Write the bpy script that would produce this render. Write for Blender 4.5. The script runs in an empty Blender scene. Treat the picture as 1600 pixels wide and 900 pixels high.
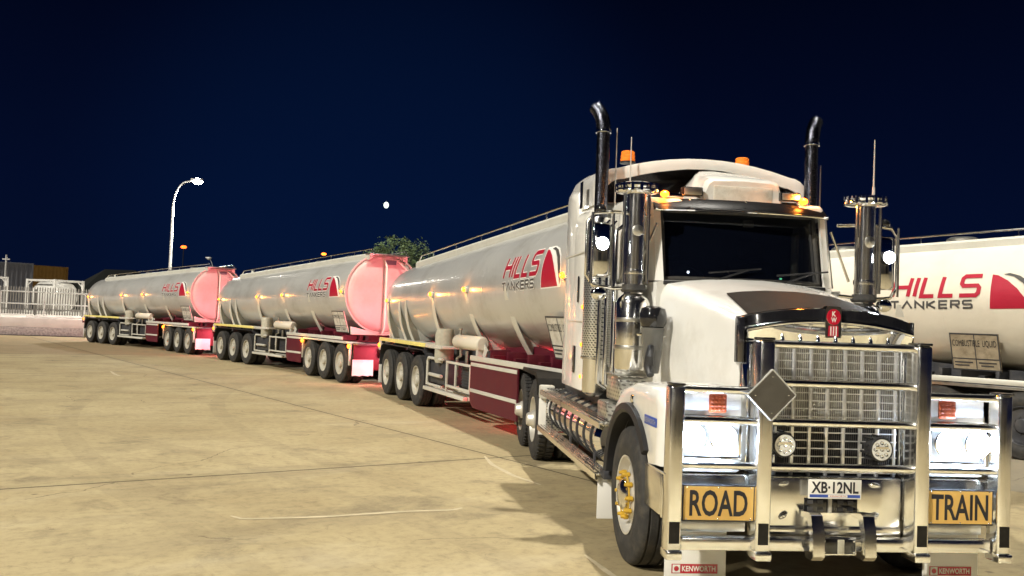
import bpy, bmesh, math, random
from mathutils import Vector, Matrix
R = math.radians
random.seed(7)
scn = bpy.context.scene
col = scn.collection

# ------------------------------------------------------------------ camera
cam = bpy.data.cameras.new('camera')
cam_o = bpy.data.objects.new('camera', cam); col.objects.link(cam_o)
PITCH, ROLL, FPX, EYE = 0.0357, 0.0392, 1436.03, 1.8312
fw = Vector((0, math.cos(PITCH), math.sin(PITCH))); up0 = Vector((0, -math.sin(PITCH), math.cos(PITCH))); rt0 = Vector((1, 0, 0))
rt = rt0*math.cos(ROLL) + up0*math.sin(ROLL); up = -rt0*math.sin(ROLL) + up0*math.cos(ROLL)
m = Matrix((rt, up, -fw)).transposed().to_4x4(); m.translation = (0, 0, EYE)
cam_o.matrix_world = m
cam.sensor_width = 36; cam.lens = FPX*36/1600; cam.clip_start = .05; cam.clip_end = 9000
scn.camera = cam_o

# ------------------------------------------------------------------ world: clear night sky
w = bpy.data.worlds.new('World'); scn.world = w; w.use_nodes = True
nt = w.node_tree; nt.nodes.clear()
out = nt.nodes.new('ShaderNodeOutputWorld'); bg = nt.nodes.new('ShaderNodeBackground')
tc = nt.nodes.new('ShaderNodeTexCoord'); sp = nt.nodes.new('ShaderNodeSeparateXYZ'); rp = nt.nodes.new('ShaderNodeValToRGB')
nt.links.new(tc.outputs['Generated'], sp.inputs[0]); nt.links.new(sp.outputs['Z'], rp.inputs[0])
rp.color_ramp.elements[0].position = 0; rp.color_ramp.elements[0].color = (.0006, .0022, .0105, 1)
rp.color_ramp.elements[1].position = .42; rp.color_ramp.elements[1].color = (.0001, .0003, .0017, 1)
e = rp.color_ramp.elements.new(.12); e.color = (.0005, .0018, .0095, 1)
# the sky brightens softly around the moon
mdir = Vector((-.1366, 1, .1264)).normalized()
dp = nt.nodes.new('ShaderNodeVectorMath'); dp.operation = 'DOT_PRODUCT'; dp.inputs[1].default_value = mdir
nm = nt.nodes.new('ShaderNodeVectorMath'); nm.operation = 'NORMALIZE'
nt.links.new(tc.outputs['Generated'], nm.inputs[0]); nt.links.new(nm.outputs[0], dp.inputs[0])
mr_ = nt.nodes.new('ShaderNodeMapRange'); mr_.interpolation_type = 'SMOOTHSTEP'
mr_.inputs['From Min'].default_value = math.cos(R(20)); mr_.inputs['From Max'].default_value = 1.0
nt.links.new(dp.outputs['Value'], mr_.inputs['Value'])
ml = nt.nodes.new('ShaderNodeMix'); ml.data_type = 'RGBA'; ml.blend_type = 'ADD'
nt.links.new(mr_.outputs[0], ml.inputs[0]); nt.links.new(rp.outputs[0], ml.inputs[6]); ml.inputs[7].default_value = (.0001, .0013, .0058, 1)
nt.links.new(ml.outputs[2], bg.inputs['Color']); bg.inputs['Strength'].default_value = 1.0
nt.links.new(bg.outputs[0], out.inputs['Surface'])

# ------------------------------------------------------------------ the yard's light
def sun(name, az, el, strength, color, angle):
    L = bpy.data.lights.new(name, 'SUN'); L.energy = strength; L.color = color; L.angle = R(angle)
    o = bpy.data.objects.new(name, L); col.objects.link(o)
    d = Vector((math.sin(R(az))*math.cos(R(el)), math.cos(R(az))*math.cos(R(el)), math.sin(R(el))))   # towards the light; az from +Y to +X
    o.rotation_euler = d.to_track_quat('Z', 'Y').to_euler()
    return o
MAST_E = 27000
sun('flood_light', 228, 36, 1.7, (1, .94, .82), 1.5)

scn.view_settings.view_transform = 'Standard'; scn.view_settings.look = 'None'
scn.view_settings.exposure = 1.1; scn.view_settings.gamma = 1
scn.view_settings.use_curve_mapping = False
try:
    scn.cycles.use_denoising = True
    scn.cycles.max_bounces = 8
    scn.cycles.sample_clamp_indirect = 8
except Exception: pass

# ------------------------------------------------------------------ materials
MATS = {}
def nodes(name):
    mt = bpy.data.materials.new(name); mt.use_nodes = True
    return mt, mt.node_tree, mt.node_tree.nodes['Principled BSDF']
def mat(name, color, rough=.5, metal=0, var=.12, scale=6, bump=0, bscale=40, coat=0, dirt=None, dirt_amt=.5, rvar=.1, spec=None, dscale=3.0):
    """painted / metal surface: colour wanders a little, roughness wanders, optional dirt blotches and bump"""
    mt, t, b = nodes(name); N = t.nodes; L = t.links
    tcn = N.new('ShaderNodeTexCoord')
    nz = N.new('ShaderNodeTexNoise'); nz.inputs['Scale'].default_value = scale; nz.inputs['Detail'].default_value = 6
    L.new(tcn.outputs['Object'], nz.inputs['Vector'])
    cr = N.new('ShaderNodeValToRGB')
    cr.color_ramp.elements[0].position = .3; cr.color_ramp.elements[1].position = .7
    c0 = [max(0, x*(1-var)) for x in color]; c1 = [min(1, x*(1+var)) for x in color]
    cr.color_ramp.elements[0].color = (*c0, 1); cr.color_ramp.elements[1].color = (*c1, 1)
    L.new(nz.outputs['Fac'], cr.inputs[0]); src = cr.outputs[0]
    if dirt:
        n2 = N.new('ShaderNodeTexNoise'); n2.inputs['Scale'].default_value = dscale; n2.inputs['Detail'].default_value = 9; n2.inputs['Roughness'].default_value = .7
        L.new(tcn.outputs['Object'], n2.inputs['Vector'])
        r2 = N.new('ShaderNodeValToRGB'); r2.color_ramp.elements[0].position = .48; r2.color_ramp.elements[1].position = .72
        r2.color_ramp.elements[0].color = (0, 0, 0, 1); r2.color_ramp.elements[1].color = (dirt_amt,)*3+(1,)
        L.new(n2.outputs['Fac'], r2.inputs[0])
        mx = N.new('ShaderNodeMix'); mx.data_type = 'RGBA'
        L.new(r2.outputs[0], mx.inputs[0]); L.new(src, mx.inputs[6]); mx.inputs[7].default_value = (*dirt, 1)
        src = mx.outputs[2]
    L.new(src, b.inputs['Base Color'])
    mr = N.new('ShaderNodeMapRange'); mr.inputs['To Min'].default_value = max(.02, rough-rvar*rough); mr.inputs['To Max'].default_value = min(1, rough+rvar*rough*2)
    L.new(nz.outputs['Fac'], mr.inputs['Value']); L.new(mr.outputs[0], b.inputs['Roughness'])
    b.inputs['Metallic'].default_value = metal
    if coat: b.inputs['Coat Weight'].default_value = coat; b.inputs['Coat Roughness'].default_value = .05
    if spec is not None: b.inputs['Specular IOR Level'].default_value = spec
    if bump:
        n3 = N.new('ShaderNodeTexNoise'); n3.inputs['Scale'].default_value = bscale; n3.inputs['Detail'].default_value = 4
        L.new(tcn.outputs['Object'], n3.inputs['Vector'])
        bp = N.new('ShaderNodeBump'); bp.inputs['Strength'].default_value = bump; bp.inputs['Distance'].default_value = .01
        L.new(n3.outputs['Fac'], bp.inputs['Height']); L.new(bp.outputs[0], b.inputs['Normal'])
    MATS[name] = mt; return mt
def emit(name, color, strength, base=None):
    mt, t, b = nodes(name)
    b.inputs['Base Color'].default_value = (*(base or color), 1); b.inputs['Roughness'].default_value = .2
    b.inputs['Emission Color'].default_value = (*color, 1); b.inputs['Emission Strength'].default_value = strength
    MATS[name] = mt; return mt
M = MATS
mat('white_paint', (.73, .72, .68), .22, var=.03, scale=3, coat=.6, bump=.02, bscale=2.5, dirt=(.36, .31, .23), dirt_amt=.26, dscale=2.4)
mat('tank_white', (.72, .67, .56), .30, var=.03, scale=2, coat=.3, dirt=(.40, .33, .22), dirt_amt=.22, dscale=1.2)
mat('front_paint', (.52, .48, .43), .5, var=.05, scale=2, dirt=(.36, .30, .22), dirt_amt=.4, dscale=1.3)
mat('tank_silver', (.57, .57, .55), .30, .32, var=.05, scale=1.6, bump=.03, bscale=1.2, coat=.55, dirt=(.24, .22, .18), dirt_amt=.5, dscale=.9)
mat('rib_paint', (.66, .65, .58), .4, .2, var=.05, dirt=(.3, .27, .2), dirt_amt=.3)
mat('cream_paint', (.50, .48, .41), .45, var=.08, dirt=(.22, .18, .12), dirt_amt=.5)
mat('chrome', (.88, .89, .91), .055, 1, var=.02, rvar=.3)
mat('aluminium', (.84, .83, .80), .15, 1, var=.04, scale=9, bump=.012, bscale=4, rvar=.4)
mat('wheel_alloy', (.70, .68, .62), .38, .55, var=.06, dirt=(.3, .25, .17), dirt_amt=.35, dscale=6)
mat('grille_metal', (.84, .84, .84), .30, .75, var=.04)
mat('dull_aluminium', (.62, .61, .57), .35, 1, var=.1, scale=9, bump=.1, bscale=30)
mat('black_chrome', (.09, .095, .12), .16, 1, var=.6, scale=50, rvar=.6, bump=.5, bscale=70)
mat('black_gloss', (.012, .012, .014), .12, var=.2, coat=.5)
mat('visor_black', (.004, .004, .005), .30, var=.2, spec=.06)
mat('black_vinyl', (.016, .0145, .012), .6, var=.35, scale=20, bump=.15, bscale=160, spec=.18)
mat('black_plastic', (.02, .02, .022), .45, var=.3, bump=.1)
mat('rubber', (.032, .031, .030), .75, var=.3, scale=14, bump=.25, bscale=60, dirt=(.10, .085, .06), dirt_amt=.5, dscale=7)
mat('tread_rubber', (.028, .027, .027), .8, var=.4, scale=30, bump=.6, bscale=45, dirt=(.09, .08, .06), dirt_amt=.4, dscale=9)
mat('chassis_dark', (.035, .037, .045), .5, var=.35, scale=8, dirt=(.14, .12, .09), dirt_amt=.4)
mat('chassis_red', (.085, .002, .014), .5, var=.12, dirt=(.14, .03, .02), dirt_amt=.4)
mat('yellow_strip', (.80, .70, .22), .4, var=.06, dirt=(.4, .3, .15), dirt_amt=.4, dscale=8)
mat('sign_yellow', (.62, .385, .105), .5, var=.04, scale=20)
mat('sign_white', (.80, .79, .75), .4, var=.03)
mat('sign_black', (.012, .013, .02), .4)
mat('sign_blue', (.03, .08, .40), .4)
mat('logo_red', (.40, .010, .034), .35, var=.04)
mat('logo_grey', (.075, .072, .07), .35)
mat('logo_white', (.82, .81, .77), .35, var=.03)
mat('badge_red', (.45, .010, .03), .2, coat=.8)
mat('placard', (.60, .57, .50), .45, var=.08, scale=10, dirt=(.25, .2, .13), dirt_amt=.6, dscale=8)
mat('placard_brown', (.36, .30, .21), .5, var=.15, scale=10, dirt=(.16, .12, .07), dirt_amt=.7, dscale=8)
mat('canvas', (.42, .40, .32), .85, var=.12, scale=12, bump=.3, bscale=30)
mat('nut_yellow', (.55, .34, .03), .45)
mat('smoke_plastic', (.10, .10, .095), .2, var=.2, coat=.4)
mat('grey_plate', (.17, .165, .16), .38, .8, var=.12, scale=5, dirt=(.12, .11, .1), dirt_amt=.5, dscale=12)
mat('galvanised', (.52, .52, .50), .5, .4, var=.12, scale=5)
mat('fence_paint', (.13, .122, .11), .6, var=.1)
mat('wall_concrete', (.72, .67, .64), .85, var=.12, scale=1.2, bump=.2, bscale=8)
mat('wall_mottled', (.42, .37, .36), .9, var=.35, scale=9, bump=.3, bscale=14)
mat('pad_concrete', (.56, .51, .47), .85, var=.08, scale=.5)
mat('container_grey', (.11, .115, .135), .6, var=.15, scale=3, dirt=(.12, .1, .08))
mat('container_yellow', (.26, .14, .018), .6, var=.15, scale=3, dirt=(.2, .12, .05))
mat('bark', (.09, .075, .055), .9, var=.3, bump=.5, bscale=20)
mat('leaf', (.10, .15, .065), .6, var=.45, scale=1.2)
mat('leaf_dark', (.006, .008, .006), .9, var=.4, scale=.3)
mat('chalk', (.47, .40, .265), .9, var=.2, scale=5)
mat('seat_cloth', (.02, .02, .026), .8)
mat('dash', (.014, .014, .017), .6)
mat('amber_plastic', (.30, .05, .012), .3, var=.15, scale=90, coat=.4)
emit('amber_glow', (1, .13, .008), 4)
emit('amber_lamp', (1, .13, .008), 5)
emit('beacon_amber', (1, .18, .015), .16, (.8, .22, .03))
emit('red_glow', (1, .02, .04), 4)
emit('headlight', (.80, .90, 1), 120)
emit('headlight_soft', (.75, .88, 1), 9)
mat('lamp_reflector', (.86, .88, .90), .3, .35, var=.03)
emit('work_lamp', (.85, .93, 1), 90)
emit('street_glow', (1, .97, .88), 60)
emit('far_red', (1, .09, .01), 3)
emit('far_orange', (1, .16, .015), 3)
emit('moon_glow', (.86, 1, .90), .8)
emit('green_dot', (.2, 1, .5), 2)

def rolled(mt):
    t = mt.node_tree; N = t.nodes; L = t.links; b = N['Principled BSDF']
    tcn = N.new('ShaderNodeTexCoord'); mp = N.new('ShaderNodeMapping'); mp.inputs['Scale'].default_value = (34, .35, .35); L.new(tcn.outputs['Object'], mp.inputs[0])
    n = N.new('ShaderNodeTexNoise'); n.inputs['Scale'].default_value = 1; n.inputs['Detail'].default_value = 3; L.new(mp.outputs[0], n.inputs['Vector'])
    bp = N.new('ShaderNodeBump'); bp.inputs['Strength'].default_value = .22; bp.inputs['Distance'].default_value = .01
    L.new(n.outputs['Fac'], bp.inputs['Height'])
    n2 = N.new('ShaderNodeTexNoise'); n2.inputs['Scale'].default_value = 1.3; n2.inputs['Detail'].default_value = 2; L.new(tcn.outputs['Object'], n2.inputs['Vector'])
    b2 = N.new('ShaderNodeBump'); b2.inputs['Strength'].default_value = .12; b2.inputs['Distance'].default_value = .03; L.new(n2.outputs['Fac'], b2.inputs['Height']); L.new(bp.outputs[0], b2.inputs['Normal'])
    L.new(b2.outputs[0], b.inputs['Normal']); L.new(b2.outputs[0], b.inputs['Coat Normal']); b.inputs['Coat Roughness'].default_value = .06
rolled(M['tank_silver'])
def perforated(name, color, hole, scale):
    mt, t, b = nodes(name); N = t.nodes; L = t.links
    tcn = N.new('ShaderNodeTexCoord'); mp = N.new('ShaderNodeMapping'); mp.inputs['Scale'].default_value = (scale, scale, scale*1.0)
    L.new(tcn.outputs['Object'], mp.inputs[0])
    # staggered round holes from two sine grids
    w1 = N.new('ShaderNodeTexWave'); w1.wave_type = 'BANDS'; w1.bands_direction = 'Z'; w1.inputs['Scale'].default_value = 1
    w2 = N.new('ShaderNodeTexWave'); w2.wave_type = 'BANDS'; w2.bands_direction = 'DIAGONAL'; w2.inputs['Scale'].default_value = 1
    L.new(mp.outputs[0], w1.inputs[0]); L.new(mp.outputs[0], w2.inputs[0])
    mu = N.new('ShaderNodeMath'); mu.operation = 'MULTIPLY'; L.new(w1.outputs['Fac'], mu.inputs[0]); L.new(w2.outputs['Fac'], mu.inputs[1])
    gt = N.new('ShaderNodeMath'); gt.operation = 'GREATER_THAN'; gt.inputs[1].default_value = .42; L.new(mu.outputs[0], gt.inputs[0])
    mx = N.new('ShaderNodeMix'); mx.data_type = 'RGBA'; L.new(gt.outputs[0], mx.inputs[0]); mx.inputs[6].default_value = (*color, 1); mx.inputs[7].default_value = (*hole, 1)
    L.new(mx.outputs[2], b.inputs['Base Color']); b.inputs['Metallic'].default_value = .9; b.inputs['Roughness'].default_value = .28
    bp = N.new('ShaderNodeBump'); bp.inputs['Strength'].default_value = .6; bp.inputs['Distance'].default_value = .004; bp.invert = True
    L.new(gt.outputs[0], bp.inputs['Height']); L.new(bp.outputs[0], b.inputs['Normal'])
    MATS[name] = mt
perforated('perforated_steel', (.75, .74, .70), (.05, .05, .05), 14)
perforated('tread_plate', (.70, .69, .64), (.30, .29, .27), 9)

def glass(name, tint, alpha):
    mt, t, b = nodes(name); N = t.nodes; L = t.links
    b.inputs['Base Color'].default_value = (*tint, 1); b.inputs['Roughness'].default_value = .02
    tr = N.new('ShaderNodeBsdfTransparent'); mx = N.new('ShaderNodeMixShader'); mx.inputs[0].default_value = alpha
    L.new(tr.outputs[0], mx.inputs[1]); L.new(b.outputs[0], mx.inputs[2])
    L.new(mx.outputs[0], N['Material Output'].inputs['Surface'])
    MATS[name] = mt
glass('windscreen_glass', (.002, .003, .007), .86)
glass('lens_glass', (.7, .75, .8), .35)

def ground_material():
    mt, t, b = nodes('yard_concrete'); N = t.nodes; L = t.links
    tcn = N.new('ShaderNodeTexCoord'); mp = N.new('ShaderNodeMapping'); mp.vector_type = 'TEXTURE'
    mp.inputs['Location'].default_value = (-.08, 12.37, 0); mp.inputs['Rotation'].default_value = (0, 0, R(34.9))
    L.new(tcn.outputs['Object'], mp.inputs[0])
    def noise(scale, detail=8, rough=.6, vec=None, dist=0):
        n = N.new('ShaderNodeTexNoise'); n.inputs['Scale'].default_value = scale; n.inputs['Detail'].default_value = detail
        n.inputs['Roughness'].default_value = rough; n.inputs['Distortion'].default_value = dist
        L.new(vec or mp.outputs[0], n.inputs['Vector']); return n.outputs['Fac']
    def ramp(fac, stops):
        r = N.new('ShaderNodeValToRGB'); els = r.color_ramp.elements
        els[0].position, els[0].color = stops[0][0], (*stops[0][1], 1); els[1].position, els[1].color = stops[-1][0], (*stops[-1][1], 1)
        for p, c in stops[1:-1]:
            x = els.new(p); x.color = (*c, 1)
        L.new(fac, r.inputs[0]); return r.outputs[0]
    def mixc(fac, a, bb, mode='MIX'):
        x = N.new('ShaderNodeMix'); x.data_type = 'RGBA'; x.blend_type = mode
        for s, i in ((fac, 0), (a, 6), (bb, 7)):
            if hasattr(s, 'links'): L.new(s, x.inputs[i])
            else: x.inputs[i].default_value = s if i == 0 else (*s, 1)
        return x.outputs[2]
    def math_(op, a, bb=None, c=None):
        x = N.new('ShaderNodeMath'); x.operation = op
        for s, i in ((a, 0), (bb, 1), (c, 2)):
            if s is None: continue
            if hasattr(s, 'links'): L.new(s, x.inputs[i])
            else: x.inputs[i].default_value = s
        return x.outputs[0]
    base = ramp(noise(.35, 6), [(.3, (.315, .25, .138)), (.5, (.385, .315, .18)), (.7, (.44, .365, .215))])
    fine = ramp(noise(9, 10, .75), [(.25, (.62, .62, .62)), (.5, (1, 1, 1)), (.8, (1.16, 1.16, 1.14))])
    c = mixc(1, base, fine, 'MULTIPLY')
    # scuffed tyre sweeps: stretched noise
    st = N.new('ShaderNodeMapping'); st.inputs['Scale'].default_value = (.42, 1.1, 1); st.inputs['Rotation'].default_value = (0, 0, R(-24)); L.new(mp.outputs[0], st.inputs[0])
    sw = ramp(noise(1.3, 7, .65, st.outputs[0], .6), [(.50, (0, 0, 0)), (.72, (.55, .55, .55))])
    c = mixc(sw, c, (.19, .155, .10))
    bl = ramp(noise(1.1, 9, .72, None, .3), [(.54, (0, 0, 0)), (.70, (.78, .78, .78))])
    c = mixc(bl, c, (.17, .14, .09))
    bl2 = ramp(noise(4.5, 10, .8, None, .8), [(.57, (0, 0, 0)), (.68, (.62, .62, .62))])
    c = mixc(bl2, c, (.15, .12, .075))
    # tyre tracks: rings of large radius
    def track(cx, cy, r0, wd):
        dx = math_('SUBTRACT', gs.outputs['X'], cx); dy = math_('SUBTRACT', gs.outputs['Y'], cy)
        d = math_('SQRT', math_('ADD', math_('MULTIPLY', dx, dx), math_('MULTIPLY', dy, dy)))
        return math_('MULTIPLY', math_('LESS_THAN', math_('ABSOLUTE', math_('SUBTRACT', math_('ADD', d, math_('MULTIPLY', noise(1.5, 3), .1)), r0)), wd), noise(5, 8, .8))
    gs = N.new('ShaderNodeSeparateXYZ'); L.new(tcn.outputs['Object'], gs.inputs[0])
    tk = math_('MAXIMUM', math_('MAXIMUM', track(14, 24, 23, .14), track(14, 24, 20.6, .14)), math_('MAXIMUM', track(-20, -6, 24, .13), track(-20, -6, 22.2, .13)))
    tk = math_('MAXIMUM', tk, math_('MAXIMUM', track(22, 20, 34, .15), track(2, -14, 30, .12)))
    c = mixc(math_('MULTIPLY', tk, .26), c, (.15, .12, .08))
    lt = ramp(noise(.8, 6, .6, st.outputs[0], .3), [(.56, (0, 0, 0)), (.8, (.4, .4, .4))])
    c = mixc(lt, c, (.54, .48, .35))
    # small dark oil spots
    vo = N.new('ShaderNodeTexVoronoi'); vo.inputs['Scale'].default_value = 1.5; L.new(mp.outputs[0], vo.inputs['Vector'])
    oil = ramp(vo.outputs['Distance'], [(.03, (.7, .7, .7)), (.07, (0, 0, 0))])
    c = mixc(math_('MULTIPLY', oil, math_('GREATER_THAN', noise(2, 2), .56)), c, (.07, .055, .04))
    # slab to slab tone, plus lamp falloff painted into the far slabs
    sx = N.new('ShaderNodeSeparateXYZ'); L.new(mp.outputs[0], sx.inputs[0])
    wob = math_('MULTIPLY', math_('SUBTRACT', noise(2.2, 5), .5), .035)
    jx = math_('ADD', sx.outputs['X'], wob); jy = math_('ADD', sx.outputs['Y'], wob)
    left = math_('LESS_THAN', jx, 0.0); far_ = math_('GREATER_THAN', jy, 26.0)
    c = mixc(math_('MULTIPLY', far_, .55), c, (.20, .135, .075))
    c = mixc(math_('MULTIPLY', math_('SUBTRACT', 1.0, left), .10), c, (.25, .22, .16))
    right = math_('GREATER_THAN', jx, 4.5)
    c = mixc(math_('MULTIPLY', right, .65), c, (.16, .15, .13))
    def joint(s, period, wd):
        md = math_('PINGPONG', s, period/2)
        return math_('LESS_THAN', md, wd)
    jm = math_('MAXIMUM', joint(jx, 27.0, .017), joint(jy, 26.0, .021))
    c = mixc(math_('MULTIPLY', jm, .9), c, (.05, .04, .025))
    # stain halo along the joints
    def halo(s, period):
        md = math_('PINGPONG', s, period/2); mr = N.new('ShaderNodeMapRange'); mr.inputs['From Min'].default_value = .01; mr.inputs['From Max'].default_value = .22
        mr.inputs['To Min'].default_value = .32; mr.inputs['To Max'].default_value = 0; L.new(md, mr.inputs['Value']); return mr.outputs[0]
    hm = math_('MULTIPLY', math_('MAXIMUM', halo(jx, 27.0), halo(jy, 26.0)), noise(3, 5))
    c = mixc(hm, c, (.11, .09, .055))
    # hairline cracks
    vc = N.new('ShaderNodeTexVoronoi'); vc.feature = 'DISTANCE_TO_EDGE'; vc.inputs['Scale'].default_value = .16
    wv = N.new('ShaderNodeMapping'); L.new(mp.outputs[0], wv.inputs[0])
    nz = N.new('ShaderNodeTexNoise'); nz.inputs['Scale'].default_value = .9; nz.inputs['Detail'].default_value = 6; L.new(mp.outputs[0], nz.inputs['Vector'])
    va = N.new('ShaderNodeVectorMath'); va.operation = 'MULTIPLY_ADD'; L.new(nz.outputs['Color'], va.inputs[0]); va.inputs[1].default_value = (1.1, 1.1, 0); L.new(mp.outputs[0], va.inputs[2])
    L.new(va.outputs[0], vc.inputs['Vector'])
    ck = math_('MULTIPLY', math_('LESS_THAN', vc.outputs['Distance'], .0012), math_('GREATER_THAN', noise(.45, 3), .52))
    c = mixc(math_('MULTIPLY', ck, .6), c, (.10, .08, .05))
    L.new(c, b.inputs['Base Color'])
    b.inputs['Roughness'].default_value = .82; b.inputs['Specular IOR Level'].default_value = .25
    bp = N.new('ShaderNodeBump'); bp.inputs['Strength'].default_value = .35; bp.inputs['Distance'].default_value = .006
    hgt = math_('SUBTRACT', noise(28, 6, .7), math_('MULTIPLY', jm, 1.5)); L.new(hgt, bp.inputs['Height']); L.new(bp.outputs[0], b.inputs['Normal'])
    MATS['yard_concrete'] = mt
ground_material()

# ------------------------------------------------------------------ mesh helpers
class MB:
    def __init__(s): s.v = []; s.f = []
    def add(s, vs, fs):
        k = len(s.v); s.v += [tuple(p) for p in vs]; s.f += [tuple(i+k for i in f) for f in fs]; return s
    def box(s, x0, x1, y0, y1, z0, z1, bev=0, rot=None, piv=None, seg=2):
        bm = bmesh.new(); bmesh.ops.create_cube(bm, size=1)
        sx, sy, sz = abs(x1-x0), abs(y1-y0), abs(z1-z0)
        for q in bm.verts: q.co = Vector((q.co.x*sx, q.co.y*sy, q.co.z*sz))
        if bev:
            bmesh.ops.bevel(bm, geom=bm.edges[:], offset=min(bev, .45*min(sx, sy, sz)), segments=seg, affect='EDGES', profile=.5)
        c = Vector(((x0+x1)/2, (y0+y1)/2, (z0+z1)/2))
        vs = []
        for q in bm.verts:
            p = q.co + c
            if rot is not None:
                pv = Vector(piv) if piv is not None else c
                p = rot @ (p-pv) + pv
            vs.append(p)
        bm.verts.index_update()
        fs = [[q.index for q in f.verts] for f in bm.faces]; bm.free()
        return s.add(vs, fs)
    def cyl(s, p0, p1, r0, r1=None, seg=20, caps=True):
        r1 = r0 if r1 is None else r1
        p0, p1 = Vector(p0), Vector(p1); d = (p1-p0).normalized()
        a = d.orthogonal().normalized(); b = d.cross(a)
        vs = []
        for p, r in ((p0, r0), (p1, r1)):
            for i in range(seg):
                t = 2*math.pi*i/seg; vs.append(p + (a*math.cos(t)+b*math.sin(t))*r)
        fs = [(i, (i+1) % seg, seg+(i+1) % seg, seg+i) for i in range(seg)]
        if caps: fs += [tuple(range(seg-1, -1, -1)), tuple(range(seg, 2*seg))]
        return s.add(vs, fs)
    def tube(s, pts, r, seg=10, caps=True, closed=False):
        P = [Vector(p) for p in pts]; n = len(P); rr = r if isinstance(r, (list, tuple)) else [r]*n
        tang = []
        for i in range(n):
            a = P[i-1] if (i > 0 or closed) else P[i]; b = P[(i+1) % n] if (i < n-1 or closed) else P[i]
            tang.append((b-a).normalized())
        nrm = tang[0].orthogonal().normalized(); vs = []
        for i in range(n):
            nrm = (nrm - tang[i]*nrm.dot(tang[i]))
            nrm = nrm.normalized() if nrm.length > 1e-6 else tang[i].orthogonal().normalized()
            b = tang[i].cross(nrm)
            k = 1.0
            for j in range(seg):
                t = 2*math.pi*j/seg; vs.append(P[i] + (nrm*math.cos(t)+b*math.sin(t))*rr[i]*k)
        fs = []
        for i in range(n if closed else n-1):
            i2 = (i+1) % n
            for j in range(seg): fs.append((i*seg+j, i*seg+(j+1) % seg, i2*seg+(j+1) % seg, i2*seg+j))
        if caps and not closed: fs += [tuple(range(seg-1, -1, -1)), tuple(range((n-1)*seg, n*seg))]
        return s.add(vs, fs)
    def lathe(s, prof, o=(0, 0, 0), axis='y', seg=40, close=False, cap0=True, cap1=True):
        """prof: (r, h) along the axis"""
        o = Vector(o); n = len(prof); vs = []
        for r, h in prof:
            for j in range(seg):
                t = 2*math.pi*j/seg; a, b = r*math.cos(t), r*math.sin(t)
                vs.append(o + Vector({'y': (a, h, b), 'z': (a, b, h), 'x': (h, a, b)}[axis]))
        fs = []
        rng = n if close else n-1
        for i in range(rng):
            i2 = (i+1) % n
            for j in range(seg): fs.append((i*seg+j, i*seg+(j+1) % seg, i2*seg+(j+1) % seg, i2*seg+j))
        if not close:
            if cap0 and prof[0][0] > 1e-4: fs.append(tuple(range(seg)))
            if cap1 and prof[-1][0] > 1e-4: fs.append(tuple(range((n-1)*seg, n*seg)))
        return s.add(vs, fs)
    def loft(s, rings, cap0=True, cap1=True):
        n = len(rings[0]); vs = [p for r in rings for p in r]; fs = []
        for i in range(len(rings)-1):
            for j in range(n): fs.append((i*n+j, i*n+(j+1) % n, (i+1)*n+(j+1) % n, (i+1)*n+j))
        if cap0: fs.append(tuple(range(n-1, -1, -1)))
        if cap1: fs.append(tuple(range((len(rings)-1)*n, len(rings)*n)))
        return s.add(vs, fs)
    def strip(s, rows):
        n = len(rows[0]); vs = [p for r in rows for p in r]
        return s.add(vs, [(i*n+j, i*n+j+1, (i+1)*n+j+1, (i+1)*n+j) for i in range(len(rows)-1) for j in range(n-1)])
    def prism(s, poly, axis, a, b):
        """poly in the two other axes (x,z for 'y'; y,z for 'x'; x,y for 'z')"""
        def P(q, t): return {'y': (q[0], t, q[1]), 'x': (t, q[0], q[1]), 'z': (q[0], q[1], t)}[axis]
        n = len(poly)
        return s.add([P(q, a) for q in poly]+[P(q, b) for q in poly],
                     [tuple(range(n-1, -1, -1)), tuple(range(n, 2*n))]+[(i, (i+1) % n, n+(i+1) % n, n+i) for i in range(n)])
    def ball(s, c, r, sx=1, sy=1, sz=1, seg=16, rings=10):
        vs = []; c = Vector(c)
        for i in range(1, rings):
            t = math.pi*i/rings
            for j in range(seg):
                a = 2*math.pi*j/seg; vs.append(c+Vector((r*sx*math.sin(t)*math.cos(a), r*sy*math.sin(t)*math.sin(a), r*sz*math.cos(t))))
        vs += [c+Vector((0, 0, r*sz)), c-Vector((0, 0, r*sz))]; T = len(vs)-2; fs = []
        for i in range(rings-2):
            for j in range(seg): fs.append((i*seg+j, (i+1)*seg+j, (i+1)*seg+(j+1) % seg, i*seg+(j+1) % seg))
        for j in range(seg):
            fs.append((T, j, (j+1) % seg)); k = (rings-2)*seg; fs.append((T+1, k+(j+1) % seg, k+j))
        return s.add(vs, fs)
    def xf(s, mtx):
        s.v = [tuple(mtx @ Vector(p)) for p in s.v]; return s
    def build(s, name, material, parent=None, angle=38, label=None, smooth=True, recalc=True):
        me = bpy.data.meshes.new(name); me.from_pydata(s.v, [], s.f)
        if recalc:
            bm = bmesh.new(); bm.from_mesh(me); bmesh.ops.recalc_face_normals(bm, faces=bm.faces); bm.to_mesh(me); bm.free()
        me.materials.append(MATS[material] if isinstance(material, str) else material)
        if smooth:
            me.shade_smooth(); me.set_sharp_from_angle(angle=R(angle))
        o = bpy.data.objects.new(name, me); col.objects.link(o)
        if parent is not None: o.parent = parent
        if label: o['label'] = label
        return o
def empty(name, loc=(0, 0, 0), rz=0):
    o = bpy.data.objects.new(name, None); o.empty_display_size = .3; col.objects.link(o); o.location = loc; o.rotation_euler = (0, 0, rz); return o
def tag(o, label=None, cat=None, group=None, kind=None):
    for k, x in (('label', label), ('category', cat), ('group', group), ('kind', kind)):
        if x: o[k] = x
    return o
def copy_tree(o, parent=None):
    c = o.copy(); col.objects.link(c)
    if parent is not None: c.parent = parent
    for ch in [q for q in o.children]: copy_tree(ch, c)
    return c
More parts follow.
